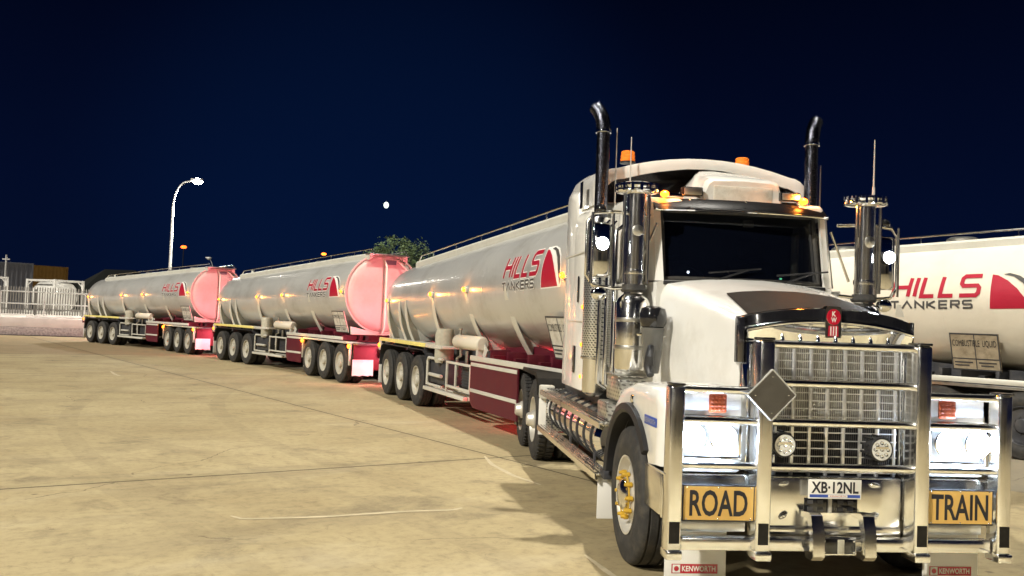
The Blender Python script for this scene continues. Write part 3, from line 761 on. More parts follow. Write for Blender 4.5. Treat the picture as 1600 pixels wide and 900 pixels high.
def make_trailer():
    t = empty('tank_trailer')
    # barrel
    b = MB(); rings = []
    for d, k in ((.30, .05), (.285, .35), (.25, .6), (.18, .82), (.08, .96), (0, 1)): rings.append([(X0-d, p[1], p[2]) for p in ring(X0, k)])
    n = 24
    for i in range(1, n): rings.append(ring(X0+(X1-X0)*i/n))
    rings.append(ring(X1)); b.loft(rings, True, True)
    barrel = b.build('barrel', 'tank_silver', t)
    wb = MB()
    for x in (-.9, 1.15, 3.1, 5.05, 7.0):
        wb.loft([ring(x-.03, 1, 56, .001), ring(x-.02, 1, 56, .003), ring(x+.02, 1, 56, .003), ring(x+.03, 1, 56, .001)], False, False)
    wb.build('weld_seam', 'tank_silver', barrel)
    # front dished end
    f = MB(); rings = [ring(X1, 1.0, 56, .012), ]
    rings = [[(X1+dx, p[1], p[2]) for p in ring(X1, k)] for dx, k in ((0, 1.02), (.06, 1.02), (.06, .985), (.01, .975), (.05, .955), (.10, .90), (.125, .8), (.145, .6), (.16, .3), (.163, .03))]
    f.loft(rings, False, True); fe = f.build('front_end', 'front_paint', t)
    pp = MB(); pp.tube([(X1+.10, -.10, 3.45), (X1+.20, -.10, 3.38), (X1+.36, -.10, 3.2), (X1+.36, -.10, 1.5), (X1+.25, -.10, 1.32)], .03, 10)
    pp.tube([(X1+.12, .35, 3.40), (X1+.24, .42, 3.3), (X1+.30, .75, 3.0), (X1+.2, .9, 2.6)], .025, 8)
    pp.build('vent_pipe', 'tank_white', t)
    MB().box(X1+.13, X1+.145, -.02, .30, 3.28, 3.40).build('data_plate', 'container_grey', t)
    # cradle skirt under the front end
    sk = MB(); rr = ring(X1, 1.0)
    sk.prism([(-.95, 1.28), (.95, 1.28), (.98, 1.5), (.55, 1.42), (0, 1.36), (-.55, 1.42), (-.98, 1.5)], 'x', X1-.02, X1+.05); sk.build('front_cradle', 'rib_paint', t)
    # walkway on top
    def topz(x, y): return tC(x)+tB(x)*math.sqrt(1-(y/tA(x))**2)
    c = MB()
    for sy in (-1, 1):
        rows0 = []
        for i in range(13):
            x = -1.45+(9.0+1.45)*i/12; xx = min(x, X1); zb = topz(xx, .60)-.03; zt = topz(xx, .45)+.10
            rows0.append([(x, sy*.60, zb), (x, sy*.60, zt-.06), (x, sy*.56, zt-.02), (x, sy*.50, zt-.02), (x, sy*.50, zb+.05)])
        c.loft(rows0)
    c.build('walkway_coaming', 'rib_paint', t)
    wk = MB()
    rows0 = [[(x, -.5, topz(min(x, X1), .45)+.03), (x, .5, topz(min(x, X1), .45)+.03)] for x in (-1.45, 2, 5.5, 9.05)]
    wk.strip(rows0); wk.box(X1, 9.1, -.62, .62, topz(X1, .45)+.04, topz(X1, .45)+.085, .01); wk.build('walkway', 'dull_aluminium', t)
    for sy in (-1, 1):
        hr = MB(); pts = [(x, sy*.53, topz(min(x, X1), .45)+.20) for x in (-1.2, 1.5, 4.2, 6.8, 9.0)]
        hr.tube([(-1.42, sy*.53, topz(-1.4, .45)+.08)]+pts+[(9.08, sy*.53, topz(X1, .45)+.10)], .017, 8)
        for x in (-.2, 1.5, 3.1, 4.7, 6.3, 7.9): hr.cyl((x, sy*.53, topz(x, .45)+.06), (x, sy*.53, topz(x, .45)+.20), .012, seg=6)
        hr.build('hand_rail', 'aluminium', t)
    for x in (0.2, 2.4, 4.6, 6.8):
        MB().lathe([(.27, 0), (.27, .08), (.20, .12), (0, .13)], (x, 0, topz(x, 0)-.01), 'z', 24).build('manhole', 'dull_aluminium', t)
    rb = MB().box(-2.15, -1.85, -.16, .16, 3.10, 3.24, .02); rb.cyl((-1.7, -.35, 2.95), (-1.45, -.45, 3.15), .05, seg=8); rb.cyl((-1.78, 0, 3.1), (-1.78, 0, 3.34), .05, seg=10); rb.build('vent_box', 'rib_paint', t)
    # side ribs
    for sy in (-1, 1):
        for x, kind in ((-2.1, 0), (-.95, 0), (-.35, 0), (1.92, 1), (4.2, 2), (6.25, 1)):
            r_ = MB(); a, bb, cc = tA(x), tB(x), tC(x)
            zt = cc-.02; zb = 1.30; ang0 = math.asin(max(-1, (zt-cc)/bb)); ang1 = math.asin(max(-.985, (1.31-cc)/bb))
            inner = [(a*math.cos(ang0+(ang1-ang0)*i/14), cc+bb*math.sin(ang0+(ang1-ang0)*i/14)) for i in range(15)]
            p0 = Vector((inner[0][0]+.004, inner[0][1])); p1 = Vector((inner[-1][0]+.48, zb-.02))
            outer = []
            for i in range(15):
                s = i/14; q = p0.lerp(p1, s); bulge = .10*math.sin(math.pi*s); outer.append((max(q.x+bulge*.55, inner[i][0]+.003), q.y-bulge*.3))
            poly = inner+outer[::-1]
            r_.add([(x-.006, sy*-1*-q[0]*-1, q[1]) for q in []], [])
            k = len(r_.v)
            for i in range(14):     # gusset web, two skins
                for dx in (-.008, .008):
                    r_.add([(x+dx, sy*inner[i][0], inner[i][1]), (x+dx, sy*outer[i][0], outer[i][1]), (x+dx, sy*outer[i+1][0], outer[i+1][1]), (x+dx, sy*inner[i+1][0], inner[i+1][1])], [(0, 1, 2, 3)])
            rows = [[(x+dx*min(1, .3+i/5), sy*(outer[i][0]+dy), outer[i][1]) for dx, dy in ((-.10, 0), (-.10, .012), (.10, .012), (.10, 0))] for i in range(15)]
            r_.loft(rows)
            r_.build('support_rib', 'rib_paint', t)
    # marker lamps
    for sy in (-1, 1):
        for x in (-2.1, 1.92, 4.2, 8.62):
            z = tC(x)+.02; y = tA(x)+.03
            hl = MB().box(x-.07, x+.07, sy*(y-.035), sy*(y+.015), z-.05, z+.05, .01).build('marker_lamp', 'rib_paint', t)
            MB().ball((x, sy*(y+.03), z), .05, 1.2, .7, .9, 12, 8).build('lens', 'amber_glow', hl)
            if sy < 0: lamp_light('marker_light', 'POINT', t, (x-.05, sy*(y+.10), z), 2.2, (1, .36, .06), None, .03)
    logo(t)
    # chassis: main beams, cross members, kingpin plate
    ch = MB()
    for sy in (-1, 1): ch.box(-2.5, 8.7, sy*.42-.05, sy*.42+.05, .98, 1.24)
    for x in (-2.4, -1, .4, 2.1, 3.4, 4.8): ch.box(x-.05, x+.05, -.37, .37, 1.0, 1.2)
    ch.build('chassis_beam', 'chassis_dark', t)
    cf = MB()
    for x in (5.6, 6.6, 7.6, 8.5): cf.box(x-.05, x+.05, -1.1, 1.1, 1.12, 1.25)
    cf.box(6.3, 8.72, -.75, .75, 1.085, 1.118)
    for sy in (-1, 1):
        cf.prism([(4.9, 1.14), (8.7, 1.14), (8.7, 1.34), (7.4, 1.36), (6.2, 1.44), (5.0, 1.36)], 'y', sy*.62-.03, sy*.62+.03)
        for x in (5.2, 6.0, 6.9, 7.8): cf.box(x-.03, x+.03, sy*.30, sy*1.0, 1.15, 1.33, .01)
    cf.build('front_subframe', 'chassis_red', t)
    for sy in (-1, 1): MB().box(4.86, 8.8, sy*1.20, sy*1.245, 1.13, 1.215, .006).build('side_rail', 'chassis_red' if sy > 0 else 'rib_paint', t)
    # running gear
    for ax in (-1.3325, 0, 1.3325):
        for sd in (-1, 1): put_wheel('trailer', t, ax, sd, 1.25)
        MB().cyl((ax, -.8, .525), (ax, .8, .525), .075, seg=14).build('axle', 'chassis_dark', t)
    for sy in (-1, 1):
        g = MB(); pts = [(-2.12, .66), (-2.08, .92), (-1.98, 1.10), (-1.8, 1.165), (1.75, 1.165), (1.93, 1.10), (2.02, .92)]
        for i in range(len(pts)-1):
            a, bq = pts[i], pts[i+1]
            g.add([(a[0], sy*.62, a[1]), (a[0], sy*1.235, a[1]), (bq[0], sy*1.235, bq[1]), (bq[0], sy*.62, bq[1]), (a[0], sy*.62, a[1]+.012), (a[0], sy*1.235, a[1]+.012), (bq[0], sy*1.235, bq[1]+.012), (bq[0], sy*.62, bq[1]+.012)],
                  [(0, 1, 2, 3), (4, 5, 6, 7), (1, 2, 6, 5), (0, 3, 7, 4)])
        for x in (-1.9, -.66, .66, 1.9): g.box(x-.02, x+.02, sy*1.16, sy*1.236, 1.178, 1.245)
        g.build('mudguard', 'chassis_dark', t)
        d = MB().box(-2.15, 3.1, sy*.72, sy*1.222, 1.245, 1.30, .008); d.build('deck', 'rib_paint', t)
        MB().box(-2.12, 1.98, sy*1.2235, sy*1.25, 1.235, 1.315, .006).build('reflective_strip', 'yellow_strip', t)
        MB().box(1.99, 3.05, sy*1.2235, sy*1.245, 1.235, 1.31, .006).build('deck_edge', 'rib_paint', t)
        MB().box(-2.19, -2.165, sy*.68, sy*1.22, .22, .80, .006).build('mud_flap', 'sign_white', t)
        br = MB().box(-2.40, -2.20, sy*.95, sy*1.2, 1.0, 1.28, .02).build('tail_lamp', 'rib_paint', t)
        MB().ball((-2.28, sy*1.215, 1.12), .055, 1, .6, 1, 12, 8).build('side_lens', 'amber_glow', br)
        MB().box(-2.425, -2.402, sy*.97, sy*1.18, 1.02, 1.12, .005).build('stop_lens', 'red_glow', br)
        # canvas-covered hose reel, pipe tube, service steps
        MB().lathe([(.0, .0), (.17, .0), (.19, .05), (.185, .3), (.19, .52), (.165, .63), (.15, .655), (0, .66)], (2.72, sy*1.06, .97), 'z', 24).build('canvas_cover', 'canvas', t)
        MB().lathe([(0, 0), (.10, .015), (.13, .06), (.13, 1.38), (.10, 1.42), (0, 1.43)], (3.5, sy*1.04, 1.41), 'x', 24).build('hose_tube', 'tank_white', t)
        vv = MB().cyl((3.62, sy*1.04, 1.5), (3.62, sy*1.04, 1.66), .03, seg=10); vv.cyl((3.62, sy*1.04, 1.62), (3.62, sy*1.04, 1.65), .05, seg=10)
        vv.tube([(3.7, sy*1.04, 1.3), (3.7, sy*1.04, 1.15), (3.5, sy*1.04, 1.1), (3.5, sy*1.04, .75)], .03, 8); vv.tube([(3.95, sy*1.0, 1.25), (3.95, sy*1.0, .6)], .035, 8)
        vv.build('valve_pipe', 'dull_aluminium', t)
        MB().prism([(4.75, 1.52), (5.1, 1.30), (5.0, 1.18), (4.6, 1.24), (4.55, 1.5)], 'y', sy*1.0, sy*1.02).build('gusset_plate', 'rib_paint', t)
        MB().box(4.78, 4.86, sy*1.02, sy*1.12, 1.05, 1.40, .01).build('hose_hook', 'rib_paint', t)
        s_ = MB().box(1.95, 4.55, sy*1.16, sy*1.25, .40, .47, .008); s_.box(4.46, 4.55, sy*.7, sy*1.15, .40, .47, .008); s_.box(1.95, 2.04, sy*.7, sy*1.15, .40, .47, .008)
        s_.box(2.06, 4.44, sy*.98, sy*1.03, .44, .465); s_.box(2.06, 4.44, sy*.78, sy*.84, .44, .465); s_.build('side_step', 'rib_paint', t)
        k_ = MB().box(2.05, 3.05, sy*.70, sy*1.13, .55, 1.02, .02); k_.build('tool_box', 'chassis_dark', t)
        kf = MB()
        kf.tube([(2.04, sy*1.19, .50), (2.04, sy*1.19, .98), (2.10, sy*1.19, 1.04), (3.05, sy*1.19, 1.04)], .028, 8); kf.tube([(2.06, sy*1.19, .52), (3.05, sy*1.19, .52)], .025, 8); kf.tube([(2.2, sy*1.19, .72), (3.0, sy*1.19, .72)], .035, 8); kf.build('box_frame', 'rib_paint', t)
        rk = MB()
        for z in (.56, 1.0): rk.box(3.35, 4.78, sy*1.17, sy*1.215, z, z+.045, .006)
        for x in (3.35, 3.9, 4.74): rk.box(x, x+.04, sy*1.172, sy*1.212, .47 if x < 3.5 else .605, .998, .006)
        rk.box(3.35, 4.78, sy*.72, sy*.76, .56, .60); rk.build('service_rack', 'rib_paint', t)
        gr = MB().box(3.95, 4.72, sy*.78, sy*1.08, .60, .98, .01)
        for k in range(7): gr.box(3.96, 4.71, sy*1.081, sy*1.10, .63+.05*k, .65+.05*k)
        gr.build('pump_unit', 'chassis_dark', t)
        # placard, leaning out from the barrel
        pl = MB(); T_ = Vector((0, sy*1.17, 1.92)); B_ = Vector((0, sy*.98, 1.32))
        pl.add([(7.90, T_.y, T_.z), (8.66, T_.y, T_.z), (8.66, B_.y, B_.z), (7.90, B_.y, B_.z), (7.90, T_.y-sy*.03, T_.z), (8.66, T_.y-sy*.03, T_.z), (8.66, B_.y-sy*.03, B_.z), (7.90, B_.y-sy*.03, B_.z)],
               [(0, 1, 2, 3), (4, 5, 6, 7), (0, 1, 5, 4), (1, 2, 6, 5), (2, 3, 7, 6), (3, 0, 4, 7)])
        po = pl.build('placard', 'placard', t, smooth=False)
        nrm = Vector((0, sy*.6, -.19)).normalized()*.005
        nrm = Vector((0, sy*.95, -.30)).normalized()*.005
        def PL(u, v, o=1):
            uu = u if sy < 0 else 1-u
            q = B_.lerp(T_, v)+nrm*o; return (7.90+.76*uu, q.y, q.z)
        fr = MB()
        for (u0, v0, u1, v1) in ((0, .96, 1, 1), (0, 0, 1, .04), (0, .04, .025, .96), (.975, .04, 1, .96), (.5, .04, .52, .96), (.025, .30, .5, .33), (.52, .30, .975, .33)):
            fr.add([PL(u0, v0), PL(u1, v0), PL(u1, v1), PL(u0, v1)], [(0, 1, 2, 3)])
        fr.build('placard_frame', 'chassis_dark', po, smooth=False)
        if sy < 0:
            lettering('COMBUSTIBLE  LIQUID', lambda u, v: PL(.05+.90*u, .62+.20*v, 1.5), 'sign_black', po)
            lines = MB()
            for (u0, v0, ww) in ((.06, .20, .38), (.06, .12, .30), (.56, .20, .36), (.60, .12, .26)): lines.add([PL(u0, v0, 1.5), PL(u0+ww, v0, 1.5), PL(u0+ww, v0+.035, 1.5), PL(u0, v0+.035, 1.5)], [(0, 1, 2, 3)])
            lines.build('small_print', 'chassis_dark', po, smooth=False)
    MB().box(-2.62, -2.50, -1.15, 1.15, .92, 1.20, .02).build('rear_bumper', 'chassis_red', t)
    for sy in (-1, 1):
        MB().box(-2.645, -2.622, sy*.45, sy*1.08, .98, 1.14, .006).build('rear_lamp', 'red_glow', t)
        MB().box(-2.45, -2.38, sy*.85, sy*.93, 1.2, 1.95, .01).build('rear_post', 'rib_paint', t)
    lamp_light('rear_light', 'AREA', t, (-2.70, 0, 1.15), REAR_E, (1, .17, .23), (-1, 0, .42), 1.2)
    return t
REAR_E = 150
tr_a = make_trailer()
TRL = [(-1.2366, 20.7558, -1.2071), (-8.7537, 33.1818, -.9474), (-18.4419, 44.336, -.7794)]
labs = ['silver tank trailer coupled to the white prime mover, nearest of the road train', 'silver tank trailer in the middle of the road train with pink lit front end', 'last silver tank trailer of the road train, by the low wall']
trailers = [tr_a]
for k in (1, 2): trailers.append(copy_tree(tr_a))
tr4 = copy_tree(tr_a)
for c in trailers[2].children:     # the last trailer's rear lamps only glance off the low wall
    if c.type == 'LIGHT' and c.data.type == 'AREA': c.data = c.data.copy(); c.data.energy = REAR_E*.22
for o, (x, y, a), lb in zip(trailers, TRL, labs):
    o.location = (x, y, 0); o.rotation_euler = (0, 0, a); tag(o, lb, 'tank trailer', 'silver tank trailers of the road train')
def panel(root, xr, xf):
    for sy in (-1, 1):
        pts = [(xr, 1.125), (xr, .50), (xr+.06, .40), (xr+.18, .34), (xf, .34), (xf, 1.125)]
        s = MB().prism(pts, 'y', sy*1.21, sy*1.235).build('side_panel', 'chassis_red', root, smooth=False)
        MB().box(xr+.05, xf-.01, sy*1.2365, sy*1.25, .60, .66, .004).build('panel_rail', 'rib_paint', s)
        MB().box(xr+.05, xf-.01, sy*1.2365, sy*1.25, 1.04, 1.10, .004).build('panel_rail', 'rib_paint', s)
panel(trailers[0], 4.88, 7.1); panel(trailers[1], 4.88, 6.05); panel(trailers[2], 4.88, 6.05)
# the white tanker parked behind, at the right
a4 = R(-49); P4 = P_at(1547, 460, 14.6); f4 = Vector((math.cos(a4), math.sin(a4))); l4 = Vector((-math.sin(a4), math.cos(a4)))
o4 = Vector((P4.x, P4.y))-f4*7.735+l4*1.18
tr4.location = (o4.x, o4.y, 0); tr4.rotation_euler = (0, 0, a4)
tag(tr4, 'cream white tank trailer parked behind the prime mover at the right', 'tank trailer')
SWAP = {'tank_silver': 'tank_white', 'front_paint': 'tank_white', 'placard': 'placard_brown', 'chassis_red': 'chassis_dark'}
def recolour(o):
    for s in o.material_slots:
        if s.material and s.material.name in SWAP:
            mm = MATS[SWAP[s.material.name]]; s.link = 'OBJECT'; s.material = mm
    for c in o.children: recolour(c)
recolour(tr4)
for c in list(tr4.children):
    if c.type == 'LIGHT' or c.name.startswith('logo_outline'): bpy.data.objects.remove(c)
for c in tr4.children:
    if c.name.startswith('placard'): c.location.x = -.80
panel(tr4, 4.88, 6.05); recolour(tr4)

# ================================================================== DOLLIES
def make_dolly():
    t = empty('dolly')
    c = MB()
    for sy in (-1, 1): c.box(-1.9, 2.3, sy*.42-.05, sy*.42+.05, .72, .96)
    for x in (-1.8, -.66, .66, 2.0): c.box(x-.05, x+.05, -.37, .37, .74, .94)
    c.build('chassis_beam', 'chassis_red', t)
    MB().lathe([(.62, .97), (.62, 1.07), (.5, 1.08), (0, 1.08)], (0, 0, 0), 'z', 32).build('turntable', 'chassis_dark', t)
    d = MB(); d.tube([(2.2, -.4, .82), (4.0, 0, .78)], .07, 8); d.tube([(2.2, .4, .82), (4.0, 0, .78)], .07, 8); d.tube([(3.9, 0, .78), (4.5, 0, .78)], .06, 8); d.build('drawbar', 'chassis_red', t)
    for ax in (-1.3325, 0, 1.3325):
        for sd in (-1, 1): put_wheel('trailer', t, ax, sd, 1.25)
        MB().cyl((ax, -.8, .525), (ax, .8, .525), .075, seg=14).build('axle', 'chassis_dark', t)
    for sy in (-1, 1):
        g = MB().box(-1.95, 1.95, sy*.62, sy*1.235, 1.062, 1.078, .003); g.box(-1.95, 1.95, sy*1.20, sy*1.236, 1.0795, 1.11, .004); g.build('mudguard', 'rib_paint', t)
        for x in (-1.95, 2.0):
            q = MB().box(x-.025, x+.025, sy*1.16, sy*1.235, .50, 1.06, .008).build('lamp_post', 'rib_paint', t)
            MB().ball((x+.02, sy*1.25, 1.0), .06, 1, .7, 1, 12, 8).build('lens', 'amber_lamp', q)
            if sy < 0: lamp_light('marker_light', 'POINT', t, (x+.06, sy*1.33, 1.0), 2.5, (1, .36, .06), None, .03)
        MB().box(-2.03, -2.01, sy*.68, sy*1.15, .22, .82, .004).build('rear_flap', 'sign_white', t)
        fl = MB(); rows = []
        for i in range(9):
            y = .62+.58*i/8; wv = .012*math.sin(i*1.7)
            rows.append([(2.19+wv, sy*y, .66), (2.20+wv*.5, sy*y, .45), (2.21-wv, sy*y, .24+.012*math.sin(i*2.1)), (2.22-wv, sy*y, .24+.012*math.sin(i*2.1)), (2.21+wv*.5, sy*y, .45), (2.20+wv, sy*y, .66)])
        fl.loft(rows); fl.build('mud_flap', 'sign_white', t)
    MB().box(2.06, 2.12, -1.14, 1.14, .38, 1.04, .015).build('front_panel', 'chassis_red', t)
    MB().box(2.05, 2.45, -1.16, 1.16, 1.042, 1.09, .01).build('front_shelf', 'chassis_dark', t)
    MB().box(2.40, 2.46, .3, 1.0, .70, 1.03, .01).build('hose_box', 'chassis_dark', t)
    return t
d1 = make_dolly(); d1.location = (-4.1479, 26.4565, 0); d1.rotation_euler = (0, 0, -1.0415)
tag(d1, 'red three axle dolly under the middle tank trailer', 'trailer dolly', 'dollies of the road train')
d2 = copy_tree(d1); d2.location = (-12.5889, 38.3053, 0); d2.rotation_euler = (0, 0, -.9263)
tag(d2, 'red three axle dolly under the last tank trailer', 'trailer dolly', 'dollies of the road train')
d3 = copy_tree(d1); q = o4+f4*8.3; d3.location = (q.x, q.y, 0); d3.rotation_euler = (0, 0, a4-.03)
SWAP['cream_paint'] = 'chassis_dark'; SWAP['rib_paint'] = 'dull_aluminium'; recolour(d3)
tag(d3, 'dark three axle dolly under the cream white tank trailer', 'trailer dolly')
#PRIME_MOVER
# ================================================================== PRIME MOVER
pmv = empty('prime_mover', (2.2645, 6.2173, 0), -1.4595)
tag(pmv, 'white bonneted road train prime mover with polished bull bar and lit headlights', 'truck')
def tb(mb, name, mt, parent=pmv, **k): return mb.build(name, mt, parent, **k)

# ---- chassis
c = MB()
for sy in (-1, 1): c.box(-8.35, -.35, sy*.43-.045, sy*.43+.045, .74, 1.0)
for x in (-8.2, -7.0, -5.6, -4.2, -2.6, -.6): c.box(x-.06, x+.06, -.38, .38, .78, .97)
c.box(-3.0, -.5, -.37, .37, .62, 1.25)
tb(c, 'chassis_frame', 'chassis_dark')
tb(MB().lathe([(.48, 1.06), (.48, 1.12), (.40, 1.13), (0, 1.13)], (-6.8, 0, 0), 'z', 28), 'turntable', 'chassis_dark')
for ax in (-6.3464, -7.6664):
    tb(MB().cyl((ax, -.85, .525), (ax, .85, .525), .09), 'axle', 'chassis_dark')
    for sd in (-1, 1): put_wheel('drive', pmv, ax, sd, 1.235)
tb(MB().cyl((-1.09, -.9, .525), (-1.09, .9, .525), .07), 'axle', 'chassis_dark')
for sd in (-1, 1): put_wheel('steer', pmv, -1.09, sd, 1.225)

# ---- bull bar
bb = MB(); bb.box(-.10, -.02, -1.10, 1.10, .36, .455, .02); bull = tb(bb, 'bull_bar', 'aluminium')
for sy in (-1, 1):
    o_ = MB().box(-.10, .035, sy*1.105, sy*1.205, .335, 1.45, .018, seg=3); o_.box(-.10, .055, sy*1.10, sy*1.21, .315, .375, .012); tb(o_, 'outer_post', 'aluminium', bull)
    i_ = MB().box(-.12, .045, sy*.503, sy*.607, .335, 1.77, .018, seg=3); i_.box(-.12, .065, sy*.498, sy*.612, .315, .375, .012); tb(i_, 'inner_post', 'aluminium', bull)
    tb(MB().box(-.09, .05, sy*1.11, sy*1.20, 1.4505, 1.466, .004), 'post_cap', 'black_gloss', bull)
    tb(MB().box(-.105, .052, sy*.51, sy*.60, 1.7705, 1.788, .004), 'post_cap', 'black_gloss', bull)
    tb(MB().box(.0352, .0385, sy*1.12, sy*1.19, .42, .56), 'step_pad', 'black_vinyl', bull)
    tb(MB().box(.0452, .0485, sy*.52, sy*.59, .42, .56), 'step_pad', 'black_vinyl', bull)
    for z in (1.425, 1.222, .925): tb(MB().tube([(-.03, sy*.607, z), (-.03, sy*1.105, z)], .028, 16), 'cross_bar', 'aluminium', bull)
    hk = MB(); pr = [(-.10, .62), (.02, .635), (.06, .62), (.10, .50), (.105, .36), (.075, .33), (-.02, .33), (-.02, .36), (.05, .38), (.045, .48), (.0, .59), (-.10, .585)]
    hk.prism(pr, 'y', sy*.18-.04-.015, sy*.18+.04-.015); tb(hk, 'tow_hook', 'aluminium', bull, angle=30)
for z in (1.745, 1.485, 1.222, .925): tb(MB().tube([(-.03, -.503, z), (-.03, .503, z)], .028, 16), 'cross_bar', 'aluminium', bull)
for k in range(7):
    y = -.43+.125*k
    tb(MB().lathe([(.016, 0), (.014, .02), (.0, .052)], (-.03, y, 1.772), 'z', 12), 'spike_bolt', 'chrome', bull)
bx = MB().box(-.02, .03, -.15, .105, .352, .475, .01); tb(bx, 'winch_plate', 'aluminium', bull)
bxx = MB().box(.0305, .036, -.138, .093, .364, .463, .004); tb(bxx, 'winch_opening', 'black_gloss', bull)
tb(MB().box(.0365, .042, -.035, .012, .366, .461, .003), 'winch_band', 'canvas', bull)  # tan vertical band on the dark plate
for y in (-.125, .08):
    for z in (.377, .45): tb(MB().ball((.038, y, z), .008, .6, 1, 1, 8, 6), 'bolt', 'chrome', bull)
# ---- bumper
bp = MB().box(-.16, -.12, -.50, .50, .50, .845, .02); bp.box(-.16, -.115, -.50, .50, .44, .515, .015)
bump = tb(bp, 'bumper', 'aluminium')
for sy in (-1, 1):
    o_ = MB().box(-.17, -.13, sy*.51, sy*1.20, .545, .85, .015); o_.box(-.58, -.175, sy*1.178, sy*1.20, .56, .85, .008)
    tb(o_, 'bumper_end', 'aluminium', bump)
    tb(MB().box(-.20, -.10, sy*.62, sy*1.08, .47, .545, .01), 'step_bracket', 'dull_aluminium', bump)
    tb(MB().box(-.575, -.03, sy*1.201, sy*1.207, .845, .862, .002), 'trim_strip', 'chrome', bump)
tb(MB().box(-.1195, -.1145, -.205, .175, .605, .705, .004), 'bumper_slot', 'black_gloss', bump)
g_ = MB()
for k in range(5):
    for j in range(2): g_.box(-.114, -.110, -.185+.072*k, -.145+.072*k, .62+.045*j, .645+.045*j)
tb(g_, 'slot_mesh', 'chassis_dark', bump, smooth=False)
tb(MB().box(-.114, -.09, -.04, -.018, .607, .705, .005), 'slot_post', 'cream_paint', bump)
for y, z, rr in ((-.355, .800, .2), (.30, .800, -.2), (-.355, .585, .7), (.30, .585, .7)):
    q = MB().ball((-.11, y, z), .030, .5, 1.25, .6, 14, 8); q.ball((-.10, y, z), .016, .8, 1, 1, 10, 8)
    q.xf(Matrix.Translation((-.11, y, z)) @ Matrix.Rotation(rr, 4, 'X') @ Matrix.Translation((.11, -y, -z))); tb(q, 'bumper_lug', 'chrome', bump)
# number plate
npl = tb(MB().box(-.045, -.036, -.215, .162, .715, .845, .004), 'number_plate', 'sign_white')
tb(MB().box(-.20, -.046, -.05, .0, .74, .80), 'plate_bracket', 'chassis_dark', npl)
lettering('XB\u00b712NL', lambda u, v: (-.0345, -.195+.335*u, .753+.078*v), 'sign_black', npl, bold=.028)
tb(MB().box(-.0358, -.0352, -.205, .152, .724, .744), 'plate_band', 'sign_blue', npl, smooth=False)
lettering('KENWORTH', lambda u, v: (-.0345, -.06+.11*u, .7285+.010*v), 'badge_red', npl)
tb(MB().box(-.0351, -.0348, -.075, .062, .7255, .7425), 'plate_label', 'sign_white', npl, smooth=False)
# ROAD / TRAIN signs
for word_, y0, y1, z0, z1, t0, t1 in (('ROAD', -1.098, -.602, .560, .800, .10, .90), ('TRAIN', .612, 1.092, .560, .800, .06, .92)):
    s = tb(MB().box(-.005, .003, y0, y1, z0, z1, .003), 'road_train_sign', 'sign_black')
    fr = MB(); q = tb(MB().box(.0032, .0048, y0+.010, y1-.010, z0+.010, z1-.010), 'sign_face', 'sign_yellow', s, smooth=False)
    lettering(word_, lambda u, v: (.0060, y0+(y1-y0)*(t0+(t1-t0)*u), z0+.034+(z1-z0-.066)*v), 'sign_black', s, bold=.022)
    for yy in (y0+.03, (y0+y1)/2, y1-.03):
        for zz in (z0+.016, z1-.016): tb(MB().ball((.005, yy, zz), .006, .6, 1, 1, 8, 6), 'sign_screw', 'chrome', s)
    tb(MB().box(-.13, -.006, y0+.1, y0+.14, .62, .72), 'sign_bracket', 'dull_aluminium', s); tb(MB().box(-.13, -.006, y1-.14, y1-.1, .62, .72), 'sign_bracket', 'dull_aluminium', s)
# diamond plate on the inner post
dm = MB().prism([(-.525, 1.575), (-.36, 1.41), (-.525, 1.24), (-.692, 1.405)], 'x', .049, .058)
dmo = tb(dm, 'diamond_plate', 'grey_plate', smooth=False)
de = MB()
for a, b in (((-.525, 1.575), (-.36, 1.41)), ((-.36, 1.41), (-.525, 1.24)), ((-.525, 1.24), (-.692, 1.405)), ((-.692, 1.405), (-.525, 1.575))): de.cyl((.0535, *a), (.0535, *b), .0065, seg=8)
tb(de, 'plate_edge', 'galvanised', dmo)
for a in ((-.525, 1.53), (-.41, 1.41), (-.525, 1.29), (-.64, 1.405)): tb(MB().ball((.059, *a), .005, .6, 1, 1, 8, 6), 'rivet', 'chrome', dmo)

# ---- grille and shell
gr = MB().box(-.36, -.33, -.53, .53, .82, 1.77); grl = tb(gr, 'grille', 'sign_black')
fb = MB()
for k in range(67): y = -.516+1.032*k/66; fb.box(-.254, -.250, y-.0016, y+.0016, .85, 1.745)
tb(fb, 'grille_mesh', 'grey_plate', grl, smooth=False)
hb = MB()
for k in range(17): z = .86+.055*k; hb.box(-.2475, -.240, -.52, .52, z-.0038, z+.0038)
tb(hb, 'grille_slat', 'grille_metal', grl, smooth=False)
for k in range(9):
    y = -.50+.125*k
    tb(MB().box(-.262, -.2355, y-.012, y+.012, .835, 1.755, .006), 'grille_bar', 'grille_metal', grl)
sh = MB()      # chrome surround: two cheeks and an arched top
def bow(y): return 1.905-.075*(abs(y)/.62)**2.2
for sy in (-1, 1): sh.box(-.38, -.205, sy*.528, sy*.605, .84, 1.76, .02)
N_ = 24; top_ = []
for i in range(N_+1):
    y = -.605+1.21*i/N_; z1 = bow(y); z0 = 1.755
    top_.append([(-.40, y, z0), (-.240, y, z0), (-.222, y, (z0+z1)/2), (-.206, y, z1-.012), (-.215, y, z1), (-.40, y, z1)])
sh.loft(top_); shell = tb(sh, 'grille_shell', 'chrome')
lip = [[(-.225+.02*math.cos(a), -.61+1.22*i/N_, bow(-.61+1.22*i/N_)+.004+.02*math.sin(a)) for a in [2*math.pi*k/10 for k in range(10)]] for i in range(N_+1)]
tb(MB().loft(lip), 'shell_trim', 'chrome', shell)
tb(MB().box(-.30, -.22, -.52, .52, .755, .835, .01), 'lower_valance', 'chassis_dark', shell)
